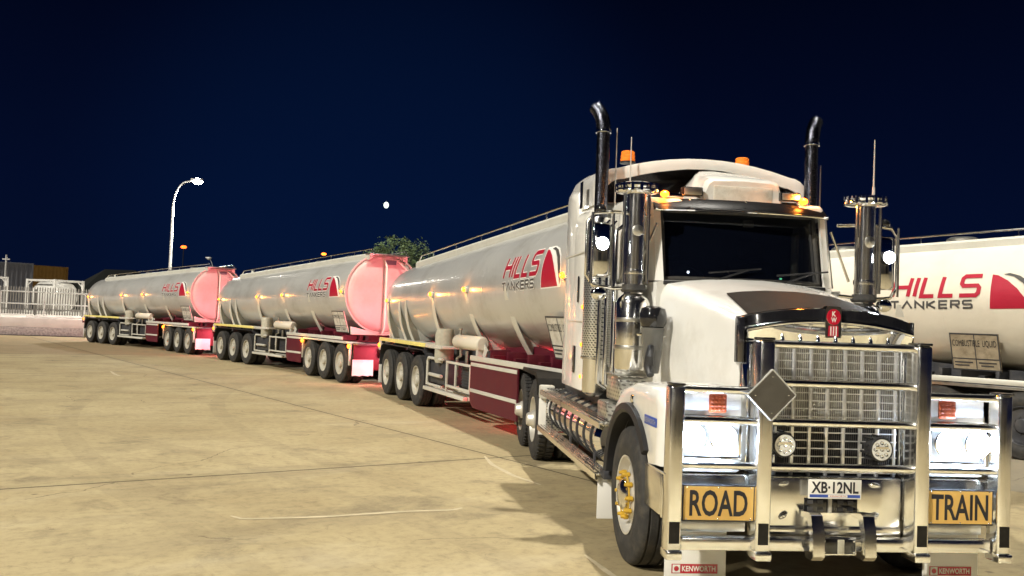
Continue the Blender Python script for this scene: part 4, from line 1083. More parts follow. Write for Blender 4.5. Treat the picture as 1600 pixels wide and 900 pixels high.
# emblem on the shell
bd = MB().prism([(-.058, 1.80), (.058, 1.80), (.058, 2.0), (.045, 2.02), (-.045, 2.02), (-.058, 2.0)], 'x', -.235, -.180); bdo = tb(bd, 'bonnet_emblem', 'chrome', angle=20)
pts = [(.050*math.cos(a), 1.945+.056*math.sin(a)) for a in [2*math.pi*k/28 for k in range(28)]]
tb(MB().prism(pts, 'x', -.1795, -.1745), 'emblem_disc', 'badge_red', bdo)
tb(MB().prism([(-.038, 1.81), (.038, 1.81), (.034, 1.885), (-.034, 1.885)], 'x', -.1796, -.1765), 'emblem_base', 'badge_red', bdo, smooth=False)
for k in range(3): tb(MB().box(-.1763, -.1755, -.024+.02*k, -.016+.02*k, 1.815, 1.88), 'emblem_stripe', 'sign_white', bdo, smooth=False)
lettering('K', lambda u, v: (-.1735, -.014+.028*u, 1.949+.036*v), 'sign_white', bdo, bold=.03)
lettering('W', lambda u, v: (-.1735, -.020+.040*u, 1.908+.034*v), 'sign_white', bdo, bold=.03)

# ---- bonnet
def hood_ring(x):
    t = (-.28-x)/1.72; t = max(0, min(1, t))
    w0 = .585+.185*t**1.1; top = 1.905+.335*t**.85; cr = .055-.0*t; sh_ = top-.055-.015*t
    zb = 1.18+.10*t
    q = []
    def add(y, z): q.append((x, y, z))
    add(-w0*1.02, zb); add(-w0*1.025, (zb+sh_)/2); add(-w0*1.0, sh_-.05); add(-w0*.965, sh_+.015); add(-w0*.935, top-.012)
    for u in (-.78, -.5, -.2, .2, .5, .78): add(w0*u, top+cr*(1-(u/.85)**2))
    add(w0*.935, top-.012); add(w0*.965, sh_+.015); add(w0*1.0, sh_-.05); add(w0*1.025, (zb+sh_)/2); add(w0*1.02, zb)
    return q
hd = MB().loft([hood_ring(-.28-1.72*i/14) for i in range(15)]); hood = tb(hd, 'bonnet', 'white_paint', angle=50)
# black vinyl cover on the front of the bonnet
cv = MB(); rows = []
for i in range(13):
    x = -.235-.86*i/12; q = hood_ring(x); top = q[3:13]
    k = 1-.0*i; sc = 1-.024*i
    off = .010
    hw_ = abs(top[0][1])*sc*.985; row = []
    for u in range(15):
        y = -hw_+2*hw_*u/14; z = top[0][2]
        for a, b in zip(top, top[1:]):
            if a[1] <= y <= b[1]: z = a[2]+(b[2]-a[2])*(y-a[1])/max(1e-6, b[1]-a[1])
        row.append((x, y, z+.016))
    if i == 0: row = [(p[0]-.01, p[1], p[2]-.02) for p in row]
    rows.append(row)
cv.strip(rows); cv2 = MB().strip([[(p[0], p[1], p[2]-.006) for p in r] for r in rows]); cv.add(cv2.v, cv2.f)
cvo = tb(cv, 'bonnet_cover', 'black_vinyl', hood, angle=60)
eg = MB(); rws = []
for i in range(25):
    y = -.618+1.236*i/24; z = bow(y)+.016; h_ = .075; xb = -.232-.05*(abs(y)/.62)**4
    rws.append([(xb, y, z), (xb+.022, y, z+.008), (xb+.014, y, z+h_), (xb-.02, y, z+h_+.012), (xb-.06, y, z+h_), (xb-.03, y, z+.01)])
eg.loft(rws)
for sy in (-1, 1): eg.box(-.40, -.235, sy*.612, sy*.630, 1.60, 1.93, .012)
tb(eg, 'bug_deflector', 'black_gloss', hood, angle=50)
for y in (-.5, -.28, .28, .5): tb(MB().ball((-.236, y, hood_ring(-.28)[4][2]+.02-.1*abs(y)), .009, 1, 1, 1, 8, 6), 'cover_stud', 'chrome', hood)

# ---- guards (front mudguards)
AX, AZ, AR = -1.09, .56, .62
def guard_outline():
    o = [(-.23, .87, 1), (-.205, 1.10, 1), (-.21, 1.28, 1), (-.26, 1.365, 1), (-.36, 1.405, 1), (-.7, 1.41, 1), (-1.1, 1.395, 1), (-1.42, 1.34, 1), (-1.62, 1.22, 1), (-1.76, 1.05, 1), (-1.83, .85, 1), (-1.85, .60, 1)]
    a0, a1 = math.pi-.06, .5
    for k in range(19):
        a = a0+(a1-a0)*k/18; o.append((AX+(AR+.06)*math.cos(a)*1.0, AZ+AR*math.sin(a), 0))
    return o
for sy in (-1, 1):
    ol = guard_outline(); n = len(ol); cx, cz = -1.0, 1.0
    def gl(y, ins):
        r = []
        for i, (x, z, e_) in enumerate(ol):
            if e_:
                a = ol[i-1] if i else ol[i]; b = ol[i+1]; d = Vector((b[0]-a[0], b[1]-a[1])).normalized(); nn = Vector((d.y, -d.x))
                if nn.dot(Vector((cx-x, cz-z))) < 0: nn = -nn
                r.append((x+nn.x*ins, sy*y, z+nn.y*ins))
            else: r.append((x, sy*y, z))
        return r
    gm_ = MB().loft([gl(.60, -.015), gl(.9, -.01), gl(1.08, 0), gl(1.145, .012), gl(1.18, .035), gl(1.198, .07), gl(1.20, .11)], False, True)
    guard = tb(gm_, 'mudguard', 'white_paint', angle=50)
    fl = MB(); a0, a1 = math.pi-.06, .62
    pth = [(AX+(AR+.065)*math.cos(a0+(a1-a0)*k/26), sy*1.195, AZ+(AR+.005)*math.sin(a0+(a1-a0)*k/26)) for k in range(27)]
    rows = []
    for (x, y, z) in pth:
        d = Vector((x-AX, z-AZ)).normalized()
        rows.append([(x-d.x*.03, sy*1.12, z-d.y*.03), (x-d.x*.03, sy*1.225, z-d.y*.03), (x-d.x*.005, sy*1.245, z-d.y*.005), (x+d.x*.045, sy*1.235, z+d.y*.045), (x+d.x*.05, sy*1.19, z+d.y*.05), (x, sy*1.12, z)])
    fl.loft(rows); tb(fl, 'guard_flare', 'black_plastic', guard)
    inn = MB(); rows = [[(AX+(AR+.03)*math.cos(a0+(3.0-a0)*0+(-(a0-.3))*k/18), sy*.55, AZ+(AR-.01)*math.sin(a0-(a0-.3)*k/18)), (AX+(AR+.03)*math.cos(a0-(a0-.3)*k/18), sy*1.115, AZ+(AR-.01)*math.sin(a0-(a0-.3)*k/18))] for k in range(19)]
    inn.strip(rows); tb(inn, 'guard_liner', 'chassis_dark', guard)
    tb(MB().lathe([(.035, 0), (.035, .012), (.028, .02), (0, .022)], (0, 0, 0), 'y', 18).xf(Matrix.Translation((-.98, sy*1.20, 1.27)) @ (Matrix.Scale(-1, 4, (0, 1, 0)) if sy < 0 else Matrix.Identity(4))), 'side_lamp', 'chrome', guard)
    bdg = tb(MB().box(-.62, -.30, sy*1.2005, sy*1.206, 1.13, 1.195, .003), 'side_badge', 'sign_blue', guard)
    if sy < 0: lettering('KENWORTH', lambda u, v: (-.60+.28*u, -1.2075, 1.145+.035*v), 'galvanised', bdg)
    # headlights: chrome housing with two round lamps, indicator above
    hs = MB(); zb, zt = .875, 1.30
    hs.box(-.33, -.115, sy*.66, sy*1.10, .86, 1.42, .03); house = tb(hs, 'headlight_housing', 'lamp_reflector')
    bz = MB(); y0, y1 = .67, 1.095
    bz.box(-.1148, -.090, sy*y0, sy*y1, .95, .975, .004); bz.box(-.1148, -.090, sy*y0, sy*y1, 1.225, 1.25, .004); bz.box(-.1148, -.090, sy*y0, sy*(y0+.02), .976, 1.224, .004); bz.box(-.1148, -.090, sy*(y1-.02), sy*y1, .976, 1.224, .004)
    tb(bz, 'bezel', 'chrome', house)
    for y in (.80, 1.02):
        r_ = MB().lathe([(.098, -.114), (.098, -.070), (.088, -.062), (.080, -.090)], (0, sy*y, 1.10), 'x', 32, cap1=False); tb(r_, 'lamp_ring', 'chrome', house)
        tb(MB().lathe([(.0795, -.095), (.062, -.078), (.03, -.070), (0, -.068)], (0, sy*y, 1.10), 'x', 32), 'headlight', 'headlight' if y > .9 or sy > 0 else 'headlight_soft', house)
    tb(MB().box(-.1145, -.100, sy*.72, sy*1.06, .885, .935, .004), 'glow_strip', 'headlight_soft', house)  # added glowing strip that whitens the area below the headlights
    if sy < 0 or True:
        yi = .84 if sy < 0 else .805
        ind = tb(MB().box(-.114, -.090, sy*(yi-.062), sy*(yi+.062), 1.268, 1.392, .012), 'indicator', 'amber_plastic', house)
        gg = MB()
        for a in range(4):
            for b in range(4): gg.ball((-.089, sy*(yi-.04+.0267*a), 1.29+.0267*b), .010, .35, 1, 1, 8, 5)
        tb(gg, 'indicator_lens', 'amber_plastic', ind)
    lamp_light('headlight_beam', 'SPOT', pmv, (.10, sy*.9, 1.10), 260, (.85, .92, 1), (1, 0, -.10), .06, 95, .7)
    lamp_light('headlight_glow', 'POINT', pmv, (-.015, sy*1.0, 1.10), 22, (.58, .74, 1), None, .05)
    lamp_light('headlight_glow', 'POINT', pmv, (-.015, sy*.78, 1.08), 8, (.58, .74, 1), None, .05)
    # mud flaps under the bull bar, with lettering
    mf = tb(MB().box(-.36, -.348, (.80 if sy > 0 else -1.10), (1.22 if sy > 0 else -.66), .09, .46, .004), 'mud_flap', 'sign_white')
    if sy > 0: yy0, yy1 = .85, 1.17
    else: yy0, yy1 = -1.05, -.72
    tb(MB().box(-.3478, -.3465, yy0, yy1, .125, .190), 'flap_label', 'badge_red', mf, smooth=False)
    lettering('KENWORTH', lambda u, v: (-.3455, yy0+.075+(yy1-yy0-.09)*u, .139+.038*v), 'sign_white', mf, bold=.02)
    tb(MB().box(-.3463, -.3458, yy0+.008, yy0+.062, .130, .185), 'label_emblem', 'sign_white', mf, smooth=False)
    tb(MB().lathe([(.018, -.3456), (.018, -.3450), (0, -.3449)], (0, yy0+.035, .1575), 'x', 16), 'label_disc', 'badge_red', mf)
    rf = tb(MB().box(-2.02, -2.005, sy*.86, sy*1.235, .14, .50, .004), 'mud_flap', 'sign_white')
    tb(MB().box(-2.03, -1.86, sy*1.0, sy*1.22, .50, .58, .015), 'flap_bracket', 'chassis_dark', rf)
    # air cleaner stack on each side of the cowl
    yc = -.99 if sy < 0 else 1.13; zt = 3.0
    ac = MB().lathe([(.0, 1.44), (.135, 1.45), (.148, 1.48), (.148, 2.03), (.13, 2.07), (.085, 2.11), (.082, 2.2)], (-1.95, yc, 0), 'z', 32); aco = tb(ac, 'air_cleaner', 'aluminium')
    tb(MB().lathe([(.086, 2.16), (.086, 3.0)], (-1.95, yc, 0), 'z', 28), 'intake_pipe', 'aluminium', aco)
    cp = MB().lathe([(.09, 2.985), (.17, 2.995), (.185, 3.01), (.185, 3.02), (.17, 3.03), (.16, 3.05), (.178, 3.055), (.178, 3.07), (.12, 3.085), (0, 3.09)], (-1.95, yc, 0), 'z', 32)
    for k in range(14):
        a = 2*math.pi*k/14; cp.box(-.012, .012, -.009, .009, 3.0, 3.075, .004, rot=Matrix.Rotation(a, 4, 'Z'), piv=(0, 0, 0)) if False else cp.cyl((-1.95+.18*math.cos(a), yc+.18*math.sin(a), 3.0), (-1.95+.18*math.cos(a), yc+.18*math.sin(a), 3.072), .013, seg=6)
    tb(cp, 'intake_cap', 'chrome', aco)
    for z in (1.64, 1.88): tb(MB().lathe([(.152, z-.018), (.155, z), (.152, z+.018)], (-1.95, yc, 0), 'z', 32), 'strap', 'dull_aluminium', aco)
    tb(MB().lathe([(.094, 2.28), (.096, 2.30), (.094, 2.32)], (-1.95, yc, 0), 'z', 28), 'clamp', 'aluminium', aco); tb(MB().lathe([(.10, 2.12), (.115, 2.14), (.10, 2.19)], (-1.95, yc, 0), 'z', 28), 'rubber_sleeve', 'rubber', aco)
    em = MB().lathe([(.05, .0), (.05, .008), (.04, .014), (0, .016)], (0, 0, 0), 'x', 24).xf(Matrix.Translation((-1.866, yc, 2.66))); tb(em, 'emblem', 'dull_aluminium', aco)
    for yy, ztt in ((yc-sy*.10, 2.98), (yc+sy*.115, 2.98)): tb(MB().tube([(-1.90, yy, 2.2), (-1.90, yy, ztt)], .016, 8), 'support_rod', 'aluminium', aco)
    tb(MB().tube([(-1.95, sy*.84, 1.62), (-1.95, yc-sy*.14, 1.62)], .02, 8), 'bracket', 'aluminium', aco)
    # mirrors
    ym = -1.30 if sy < 0 else 1.315
    mr = tb(MB().box(-1.985, -1.90, ym-.085, ym+.085, 2.24, 2.72, .03, seg=3), 'mirror', 'chrome')
    tb(MB().box(-1.992, -1.9855, ym-.07, ym+.07, 2.26, 2.70), 'mirror_glass', 'black_gloss', mr)
    yo = ym+sy*.12; yi = ym-sy*.12
    lp = MB(); lp.tube([(-1.94, sy*.86, 2.80), (-1.94, yi, 2.82), (-1.94, yo-sy*.06, 2.80), (-1.94, yo, 2.72), (-1.94, yo, 2.26), (-1.94, yo-sy*.06, 2.17), (-1.94, yi, 2.15), (-1.94, sy*.88, 2.17)], .016, 10)
    lp.tube([(-1.90, yi+sy*.02, 2.80), (-1.90, yi+sy*.02, 2.16)], .012, 8); lp.tube([(-1.87, ym+sy*.09, 2.80), (-1.87, ym+sy*.09, 2.18)], .012, 8)
    lp.tube([(-1.94, sy*.80, 2.74), (-1.94, sy*.98, 2.30)], .012, 8); tb(lp, 'mirror_arm', 'aluminium', mr)
    tb(MB().ball((-1.93, ym, 2.10), .075, .5, 1, .8, 18, 10), 'spot_mirror', 'chrome', mr)
    wlh = tb(MB().lathe([(.03, -1.90), (.055, -1.875), (.062, -1.855)], (0, ym, 2.53), 'x', 20), 'work_lamp', 'black_plastic', mr)
    tb(MB().lathe([(.056, -1.856), (.04, -1.846), (0, -1.84)], (0, ym, 2.53), 'x', 20), 'lens', 'work_lamp', wlh)
    tb(MB().ball((-1.96, ym+sy*.0, 2.84), .05, 1, 1, .9, 12, 8), 'camera_pod', 'black_gloss', mr)
    # exhaust stack and muffler
    ys = sy*1.085
    mu = MB().lathe([(.06, 1.12), (.118, 1.16), (.125, 1.2), (.125, 2.84), (.115, 2.88), (.07, 2.90)], (-3.02, ys, 0), 'z', 32); muo = tb(mu, 'muffler', 'aluminium')
    tb(MB().lathe([(.138, 1.50), (.140, 1.51), (.140, 2.34), (.138, 2.35)], (-3.02, ys, 0), 'z', 40), 'heat_guard', 'perforated_steel', muo)
    tb(MB().lathe([(.14, 1.485), (.146, 1.49), (.146, 1.51), (.14, 1.515)], (-3.02, ys, 0), 'z', 32), 'clamp', 'aluminium', muo)
    st = MB().lathe([(.066, 2.86), (.066, 3.74), (.074, 3.745), (.074, 3.78)], (-3.02, ys, 0), 'z', 28); sto = tb(st, 'exhaust_pipe', 'black_chrome', muo)
    tp_ = [(-3.02, ys, 3.76), (-3.02, ys+sy*.006, 3.83), (-3.035, ys+sy*.02, 3.90), (-3.06, ys+sy*.045, 3.96), (-3.09, ys+sy*.075, 4.005)]
    tb(MB().tube(tp_, [.072, .072, .072, .070, .068], 24), 'exhaust_tip', 'black_chrome', muo)
    tb(MB().lathe([(.079, 3.735), (.082, 3.75), (.079, 3.765)], (-3.02, ys, 0), 'z', 28), 'clamp', 'chrome', muo)
    for xx, yy, zz in ((-2.72, 1.06, 2.82), (-2.58, 1.02, 2.78), (-2.84, 1.10, 2.84), (-2.36, 1.04, 2.1)):
        tb(MB().tube([(xx, sy*(yy-.08), 1.2), (xx, sy*yy, 1.26), (xx, sy*yy, zz-.06), (xx, sy*(yy-.08), zz)], .02, 10), 'stand_pipe', 'chrome', muo)
    tb(MB().box(-2.80, -2.62, sy*.995, sy*1.02, 1.45, 2.3, .008), 'heat_shield', 'perforated_steel', muo)
    # visor-end lamps and roof work lights
    yv = -.70 if sy < 0 else .60
    al = tb(MB().lathe([(.022, 0), (.022, .06)], (0, 0, 0), 'z', 10).xf(Matrix.Translation((-2.12, yv, 2.975))), 'roof_marker', 'chrome')
    tb(MB().ball((-2.085, yv, 3.022), .034, 1.1, 1.2, .9, 14, 8), 'lens', 'amber_lamp', al)
    lamp_light('marker_light', 'POINT', pmv, (-2.04, yv, 3.06), 5, (1, .28, .03), None, .03)
    yl = -.435 if sy < 0 else .485
    wk_ = tb(MB().box(-2.20, -2.10, yl-.095, yl+.095, 3.02, 3.105, .012), 'roof_work_light', 'black_gloss')
    tb(MB().box(-2.0995, -2.090, yl-.082, yl+.082, 3.032, 3.093, .004), 'lens', 'dull_aluminium', wk_)
    tb(MB().tube([(-2.14, yv-sy*.0, 3.02), (-2.14, yl+sy*.08, 3.02)], .022, 8), 'light_bar', 'chrome', wk_)
    # beacon
    yb = -.645 if sy < 0 else .64
    bc = tb(MB().lathe([(.085, 0), (.085, .02), (.0, .02)], (-3.8, yb, 3.585), 'z', 20), 'beacon', 'black_plastic')
    tb(MB().lathe([(.078, .021), (.080, .05), (.074, .055), (.078, .085), (.072, .09), (.073, .125), (.06, .135), (0, .137)], (-3.8, yb, 3.585), 'z', 24), 'beacon_dome', 'beacon_amber', bc)
    # drive guards
    g = MB(); pts = [(-8.45, .62), (-8.32, .95), (-8.10, 1.13), (-7.85, 1.17), (-6.10, 1.17), (-5.93, 1.10), (-5.86, .94)]; rows = []
    for (x, z) in pts: rows.append([(x, sy*.60, z), (x, sy*1.235, z), (x, sy*1.245, z-.05), (x, sy*1.23, z-.05), (x, sy*1.22, z-.014), (x, sy*.60, z-.014)])
    g.loft(rows); tb(g, 'drive_guard', 'black_vinyl', angle=30)
    tb(MB().box(-8.53, -8.52, sy*.62, sy*1.2, .2, .66, .003), 'mud_flap', 'sign_white')
    tl = tb(MB().box(-8.47, -8.40, sy*.62, sy*1.15, .70, .84, .01), 'tail_lamp', 'chassis_dark'); tb(MB().box(-8.48, -8.471, sy*.66, sy*1.12, .72, .82), 'stop_lens', 'red_glow', tl)
    # side tanks, steps
    ft = MB().lathe([(0, -5.5), (.20, -5.49), (.25, -5.44), (.25, -2.55), (.20, -2.50), (0, -2.49)], (0, sy*.92, .76), 'x', 36); fto = tb(ft, 'fuel_tank', 'chrome')
    for k in range(8): x = -5.25+.365*k; tb(MB().lathe([(.252, x-.022), (.262, x-.018), (.262, x+.018), (.252, x+.022)], (0, sy*.92, .76), 'x', 36), 'tank_strap', 'black_plastic', fto)
    at = MB()
    for z, yy in ((1.06, .86), (1.03, .62)): at.lathe([(0, -5.4), (.11, -5.38), (.12, -5.3), (.12, -3.4), (.11, -3.32), (0, -3.3)], (0, sy*yy, z), 'x', 24)
    tb(at, 'air_tank', 'black_plastic')
    for z, y0, y1 in ((.985, 1.10, 1.25), (.545, 1.13, 1.27)):
        for xa, xb in ((-5.55, -3.98), (-3.94, -1.95)):
            s = MB().box(xa, xb, sy*y0, sy*y1, z-.028, z, .006)
            for k in range(4): s.box(xa+.02, xb-.02, sy*(y0+.012+.036*k), sy*(y0+.030+.036*k), z+.0002, z+.007)
            s.box(xa, xb, sy*(y1-.004), sy*(y1+.006), z-.06, z-.01)
            tb(s, 'step', 'aluminium')
    for x in (-5.3, -4.0, -2.7): tb(MB().box(x-.03, x+.03, sy*1.12, sy*1.135, .52, .955), 'step_hanger', 'chassis_dark')
    hp = MB().prism([(-5.60, .46), (-5.60, 1.0), (-5.57, 1.0), (-5.57, .46)], 'y', sy*.70, sy*1.16); tb(hp, 'tank_end_plate', 'perforated_steel')
    tb(MB().box(-5.78, -5.62, sy*1.05, sy*1.235, .86, 1.03, .02), 'guard_bracket', 'rib_paint')
    wf = tb(MB().box(-5.73, -5.715, sy*.78, sy*1.235, .40, .86, .004), 'mud_flap', 'sign_white')
    tb(MB().box(-5.7145, -5.7135, sy*.98-.12, sy*.98+.12, .43, .50), 'flap_label', 'badge_red', wf, smooth=False)
    if sy < 0: lettering('KENWORTH', lambda u, v: (-5.7128, -1.07+.16*u, .45+.03*v), 'sign_white', wf)
    sb = MB().box(-2.50, -1.98, sy*.80, sy*1.08, 1.15, 1.375, .02); sb.box(-2.52, -1.96, sy*.78, sy*1.10, 1.3755, 1.392, .005); sb.box(-2.50, -2.1, sy*.9, sy*1.16, .92, 1.14, .02); tb(sb, 'step_box', 'tread_plate')

# ---- cab
def rr_ring(x, hw, z0, z1, r, n=6, cam_=0):
    q = []
    for (cy, cz, a0) in ((hw-r, z1-r, 0), (-(hw-r), z1-r, 90)):
        for k in range(n+1):
            a = R(a0+90*k/n); q.append((x, cy+r*math.cos(a), cz+r*math.sin(a)))
    # crown the roof
    q += [(x, -hw, z0), (x, hw, z0)]
    return q
cb = MB().loft([rr_ring(-1.985, .79, 1.2, 2.235, .10), rr_ring(-1.99, .79, 1.2, 2.24, .10)]); 
rg = []
for x, hw, z1, r in ((-1.99, .80, 2.24, .05), (-2.02, .815, 2.25, .05)): pass
# lower shell up to the windscreen base, then pillars and roof as one loft
low = MB().loft([[(x, hw*s_, z) for s_, z in ((-1, 1.25), (-1, 2.22), (-.9, 2.24), (.9, 2.24), (1, 2.22), (1, 1.25))] for x, hw in ((-1.90, .80), (-2.10, .90), (-2.35, .965), (-3.05, .965))])
cab = tb(low, 'cab', 'white_paint')
rf_ = MB().loft([rr_ring(-2.06, .76, 2.90, 2.965, .05), rr_ring(-2.10, .80, 2.895, 2.99, .06), rr_ring(-2.3, .90, 2.89, 3.02, .09), rr_ring(-2.6, .96, 2.885, 3.05, .12), rr_ring(-3.10, .97, 2.88, 3.07, .14)])
tb(rf_, 'cab_roof', 'white_paint', cab, angle=50)
for sy in (-1, 1):
    a_ = MB().loft([[(-1.93, sy*.80, 2.235), (-1.90, sy*.735, 2.235), (-1.94, sy*.735, 2.235), (-2.02, sy*.86, 2.235)], [(-2.08, sy*.80, 2.90), (-2.06, sy*.745, 2.90), (-2.10, sy*.745, 2.90), (-2.17, sy*.86, 2.90)]])
    tb(a_, 'pillar', 'white_paint', cab, angle=30)
    tb(MB().box(-2.75, -2.62, sy*.90, sy*.965, 2.235, 2.89, .01), 'pillar', 'white_paint', cab)
    tb(MB().box(-3.05, -2.76, sy*.93, sy*.962, 2.235, 2.89), 'rear_panel', 'white_paint', cab)
    tb(MB().add([(-2.06, sy*.895, 2.24), (-2.62, sy*.955, 2.24), (-2.62, sy*.93, 2.885), (-2.19, sy*.875, 2.885)], [(0, 1, 2, 3)]), 'side_window', 'windscreen_glass', cab, smooth=False)
    dr = tb(MB().box(-2.95, -2.10, sy*.966, sy*.985, 1.42, 2.22, .008), 'door', 'white_paint', cab)
    tb(MB().box(-2.86, -2.70, sy*.986, sy*1.01, 1.98, 2.02, .008), 'door_handle', 'chrome', dr)
    tb(MB().tube([(-2.98, sy*1.01, 1.5), (-2.98, sy*1.05, 1.55), (-2.98, sy*1.05, 2.6), (-2.98, sy*1.0, 2.65)], .018, 8), 'grab_rail', 'aluminium', cab)
# windscreen: curved glass in a rubber frame
rows = []
for j in range(7):
    v = j/6; z = 2.258+.622*v; xb = -1.895-.155*v
    rows.append([(xb-.09*(2*i/12-1)**2*1.0, (.715)*(2*i/12-1), z) for i in range(13)])
tb(MB().strip(rows), 'windscreen', 'windscreen_glass', cab, recalc=True)
fr = MB(); loop = [rows[0][i] for i in range(13)]+[rows[j][12] for j in range(1, 6)]+[rows[6][i] for i in range(12, -1, -1)]+[rows[j][0] for j in range(5, 0, -1)]
fr.tube([(x-.004, y, z) for x, y, z in loop], .026, 8, closed=True); tb(fr, 'windscreen_seal', 'rubber', cab)
# cowl and wipers
tb(MB().box(-2.06, -1.88, -.74, .74, 2.20, 2.237, .01), 'cowl', 'black_plastic', cab)
for y, s in ((-.28, 1), (.34, 1)):
    wp = MB().tube([(-1.875, y, 2.255), (-1.88, y+.30*s, 2.36)], .009, 6); wp.tube([(-1.872, y-.06, 2.32), (-1.890, y+.42, 2.375)], .008, 6); tb(wp, 'wiper', 'black_plastic', cab)
# visor with chrome lip
vs = MB(); r0 = []
for i in range(13):
    y = -.80+1.6*i/12; xx = -2.0+.12*(1-(y/.8)**2)-.06
    r0.append([(xx-.02, y, 2.875), (xx+.045, y, 2.872), (xx+.03, y, 2.90), (xx-.10, y, 2.99), (xx-.16, y, 2.985)])
vs.loft(r0); vis = tb(vs, 'sun_visor', 'visor_black')
tb(MB().tube([(r[1][0], r[1][1], r[1][2]) for r in r0], .013, 8), 'visor_trim', 'chrome', vis)
for y in (-.5, 0, .5): tb(MB().ball((-1.99+.06*(1-abs(y)), y, 2.965), .012, 1, 1, 1, 8, 6), 'visor_stud', 'chrome', vis)
# inside: dash, steering wheel, seats, back wall, curtain
tb(MB().box(-2.45, -2.10, -.74, .74, 1.9, 2.26, .05), 'dashboard', 'dash', cab)
sw = MB().lathe([(.21+.016*math.cos(a), .016*math.sin(a)) for a in [2*math.pi*k/8 for k in range(8)]], (0, 0, 0), 'z', 32, close=True).xf(Matrix.Translation((-2.52, -.40, 2.33)) @ Matrix.Rotation(R(35), 4, 'Y')); tb(sw, 'steering_wheel', 'black_plastic', cab)
for y in (-.42, .42):
    s = MB().box(-2.98, -2.86, y-.24, y+.24, 1.9, 2.52, .06); s.box(-2.97, -2.88, y-.13, y+.13, 2.53, 2.72, .05); s.box(-2.9, -2.5, y-.24, y+.24, 1.75, 1.95, .06); tb(s, 'seat', 'seat_cloth', cab)
tb(MB().box(-3.03, -3.0, -.9, .9, 1.3, 2.88), 'back_wall', 'seat_cloth', cab)
cu_ = MB()
for k in range(5): cu_.cyl((-2.24-.05*k, .60+.02*k, 2.28), (-2.24-.05*k, .60+.02*k, 2.74), .035, seg=10)
tb(cu_, 'curtain', 'canvas', cab)
tb(MB().box(-2.13, -2.11, .05, .15, 2.76, 2.83, .01), 'dash_camera', 'galvanised', cab)
tb(MB().ball((-2.09, -.46, 2.33), .012, 1, 1, 1, 8, 6), 'glow_dot', 'headlight_soft', cab)  # glowing bead standing in for a lamp's reflection in the windscreen
tb(MB().box(-2.10, -2.095, .40, .42, 2.30, 2.315), 'glow_dot', 'green_dot', cab)

# ---- sleeper with high roof arch
def sl_ring(x, hw, z0, top, crown, r=.22):
    q = [(x, -hw, z0), (x, -hw, top-r)]
    for k in range(1, 6):
        a = R(180-90*k/5); q.append((x, -(hw-r)+r*math.cos(a), top-r+r*math.sin(a)))
    for k in range(1, 10):
        u = -1+2*k/10; q.append((x, (hw-r)*u, top+crown*(1-u*u)))
    for k in range(0, 5):
        a = R(90-90*k/5); q.append((x, (hw-r)+r*math.cos(a), top-r+r*math.sin(a)))
    q += [(x, hw, top-r), (x, hw, z0)]
    return q
sl = MB().loft([sl_ring(-3.16, 1.16, 1.18, 3.04, .03), sl_ring(-3.20, 1.19, 1.16, 3.07, .03), sl_ring(-3.75, 1.195, 1.16, 3.10, .05), sl_ring(-3.82, 1.195, 1.16, 3.34, .08), sl_ring(-4.26, 1.20, 1.16, 3.40, .10), sl_ring(-4.33, 1.19, 1.17, 3.39, .10), sl_ring(-4.36, 1.15, 1.19, 3.35, .10)])
slp = tb(sl, 'sleeper', 'white_paint', angle=40)
# roof arch: a band from the sleeper forward, open in front
def arch_pts(x, hw, top, crown, r, z0):
    return sl_ring(x, hw, z0, top, crown, r)
ar = MB(); n_ = len(sl_ring(0, 1, 0, 1, .1))
def outer(x, k): return sl_ring(x, 1.105+.05*k, 3.04, 3.415+.06*k, .14-.02*k, .20)
rings = [outer(-3.13, 0), outer(-3.3, .25), outer(-3.6, .6), outer(-3.95, .9), outer(-4.28, 1.0)]
def inset(ring_, d):
    cy, cz = 0, 3.2
    return [(x, y-(d*.6 if y > .3 else -d*.6 if y < -.3 else 0)*(1 if abs(y) > .3 else 0), z-(d if z > 3.16 else 0)) for x, y, z in ring_]
inn_f = inset(rings[0], .105); inn_b = inset([(x, y, z) for x, y, z in rings[2]], .14)
ar.loft([rings[4]]+[rings[3], rings[2], rings[1], rings[0]]+[[(x+.012, y*.985, z-.02 if z > 3.16 else z) for x, y, z in rings[0]], [(x+.005, y, z) for x, y, z in inn_f], [(x-.02, y, z) for x, y, z in inn_f]], True, False)
arch = tb(ar, 'roof_fairing', 'white_paint', angle=50)
ins = MB().loft([[(x-.02, y*.999, z-.001) for x, y, z in inn_f], [(x+.0, y*.97, z-.03 if z > 3.16 else z) for x, y, z in inn_b]], False, True)
tb(ins, 'fairing_recess', 'black_gloss', arch, angle=50)
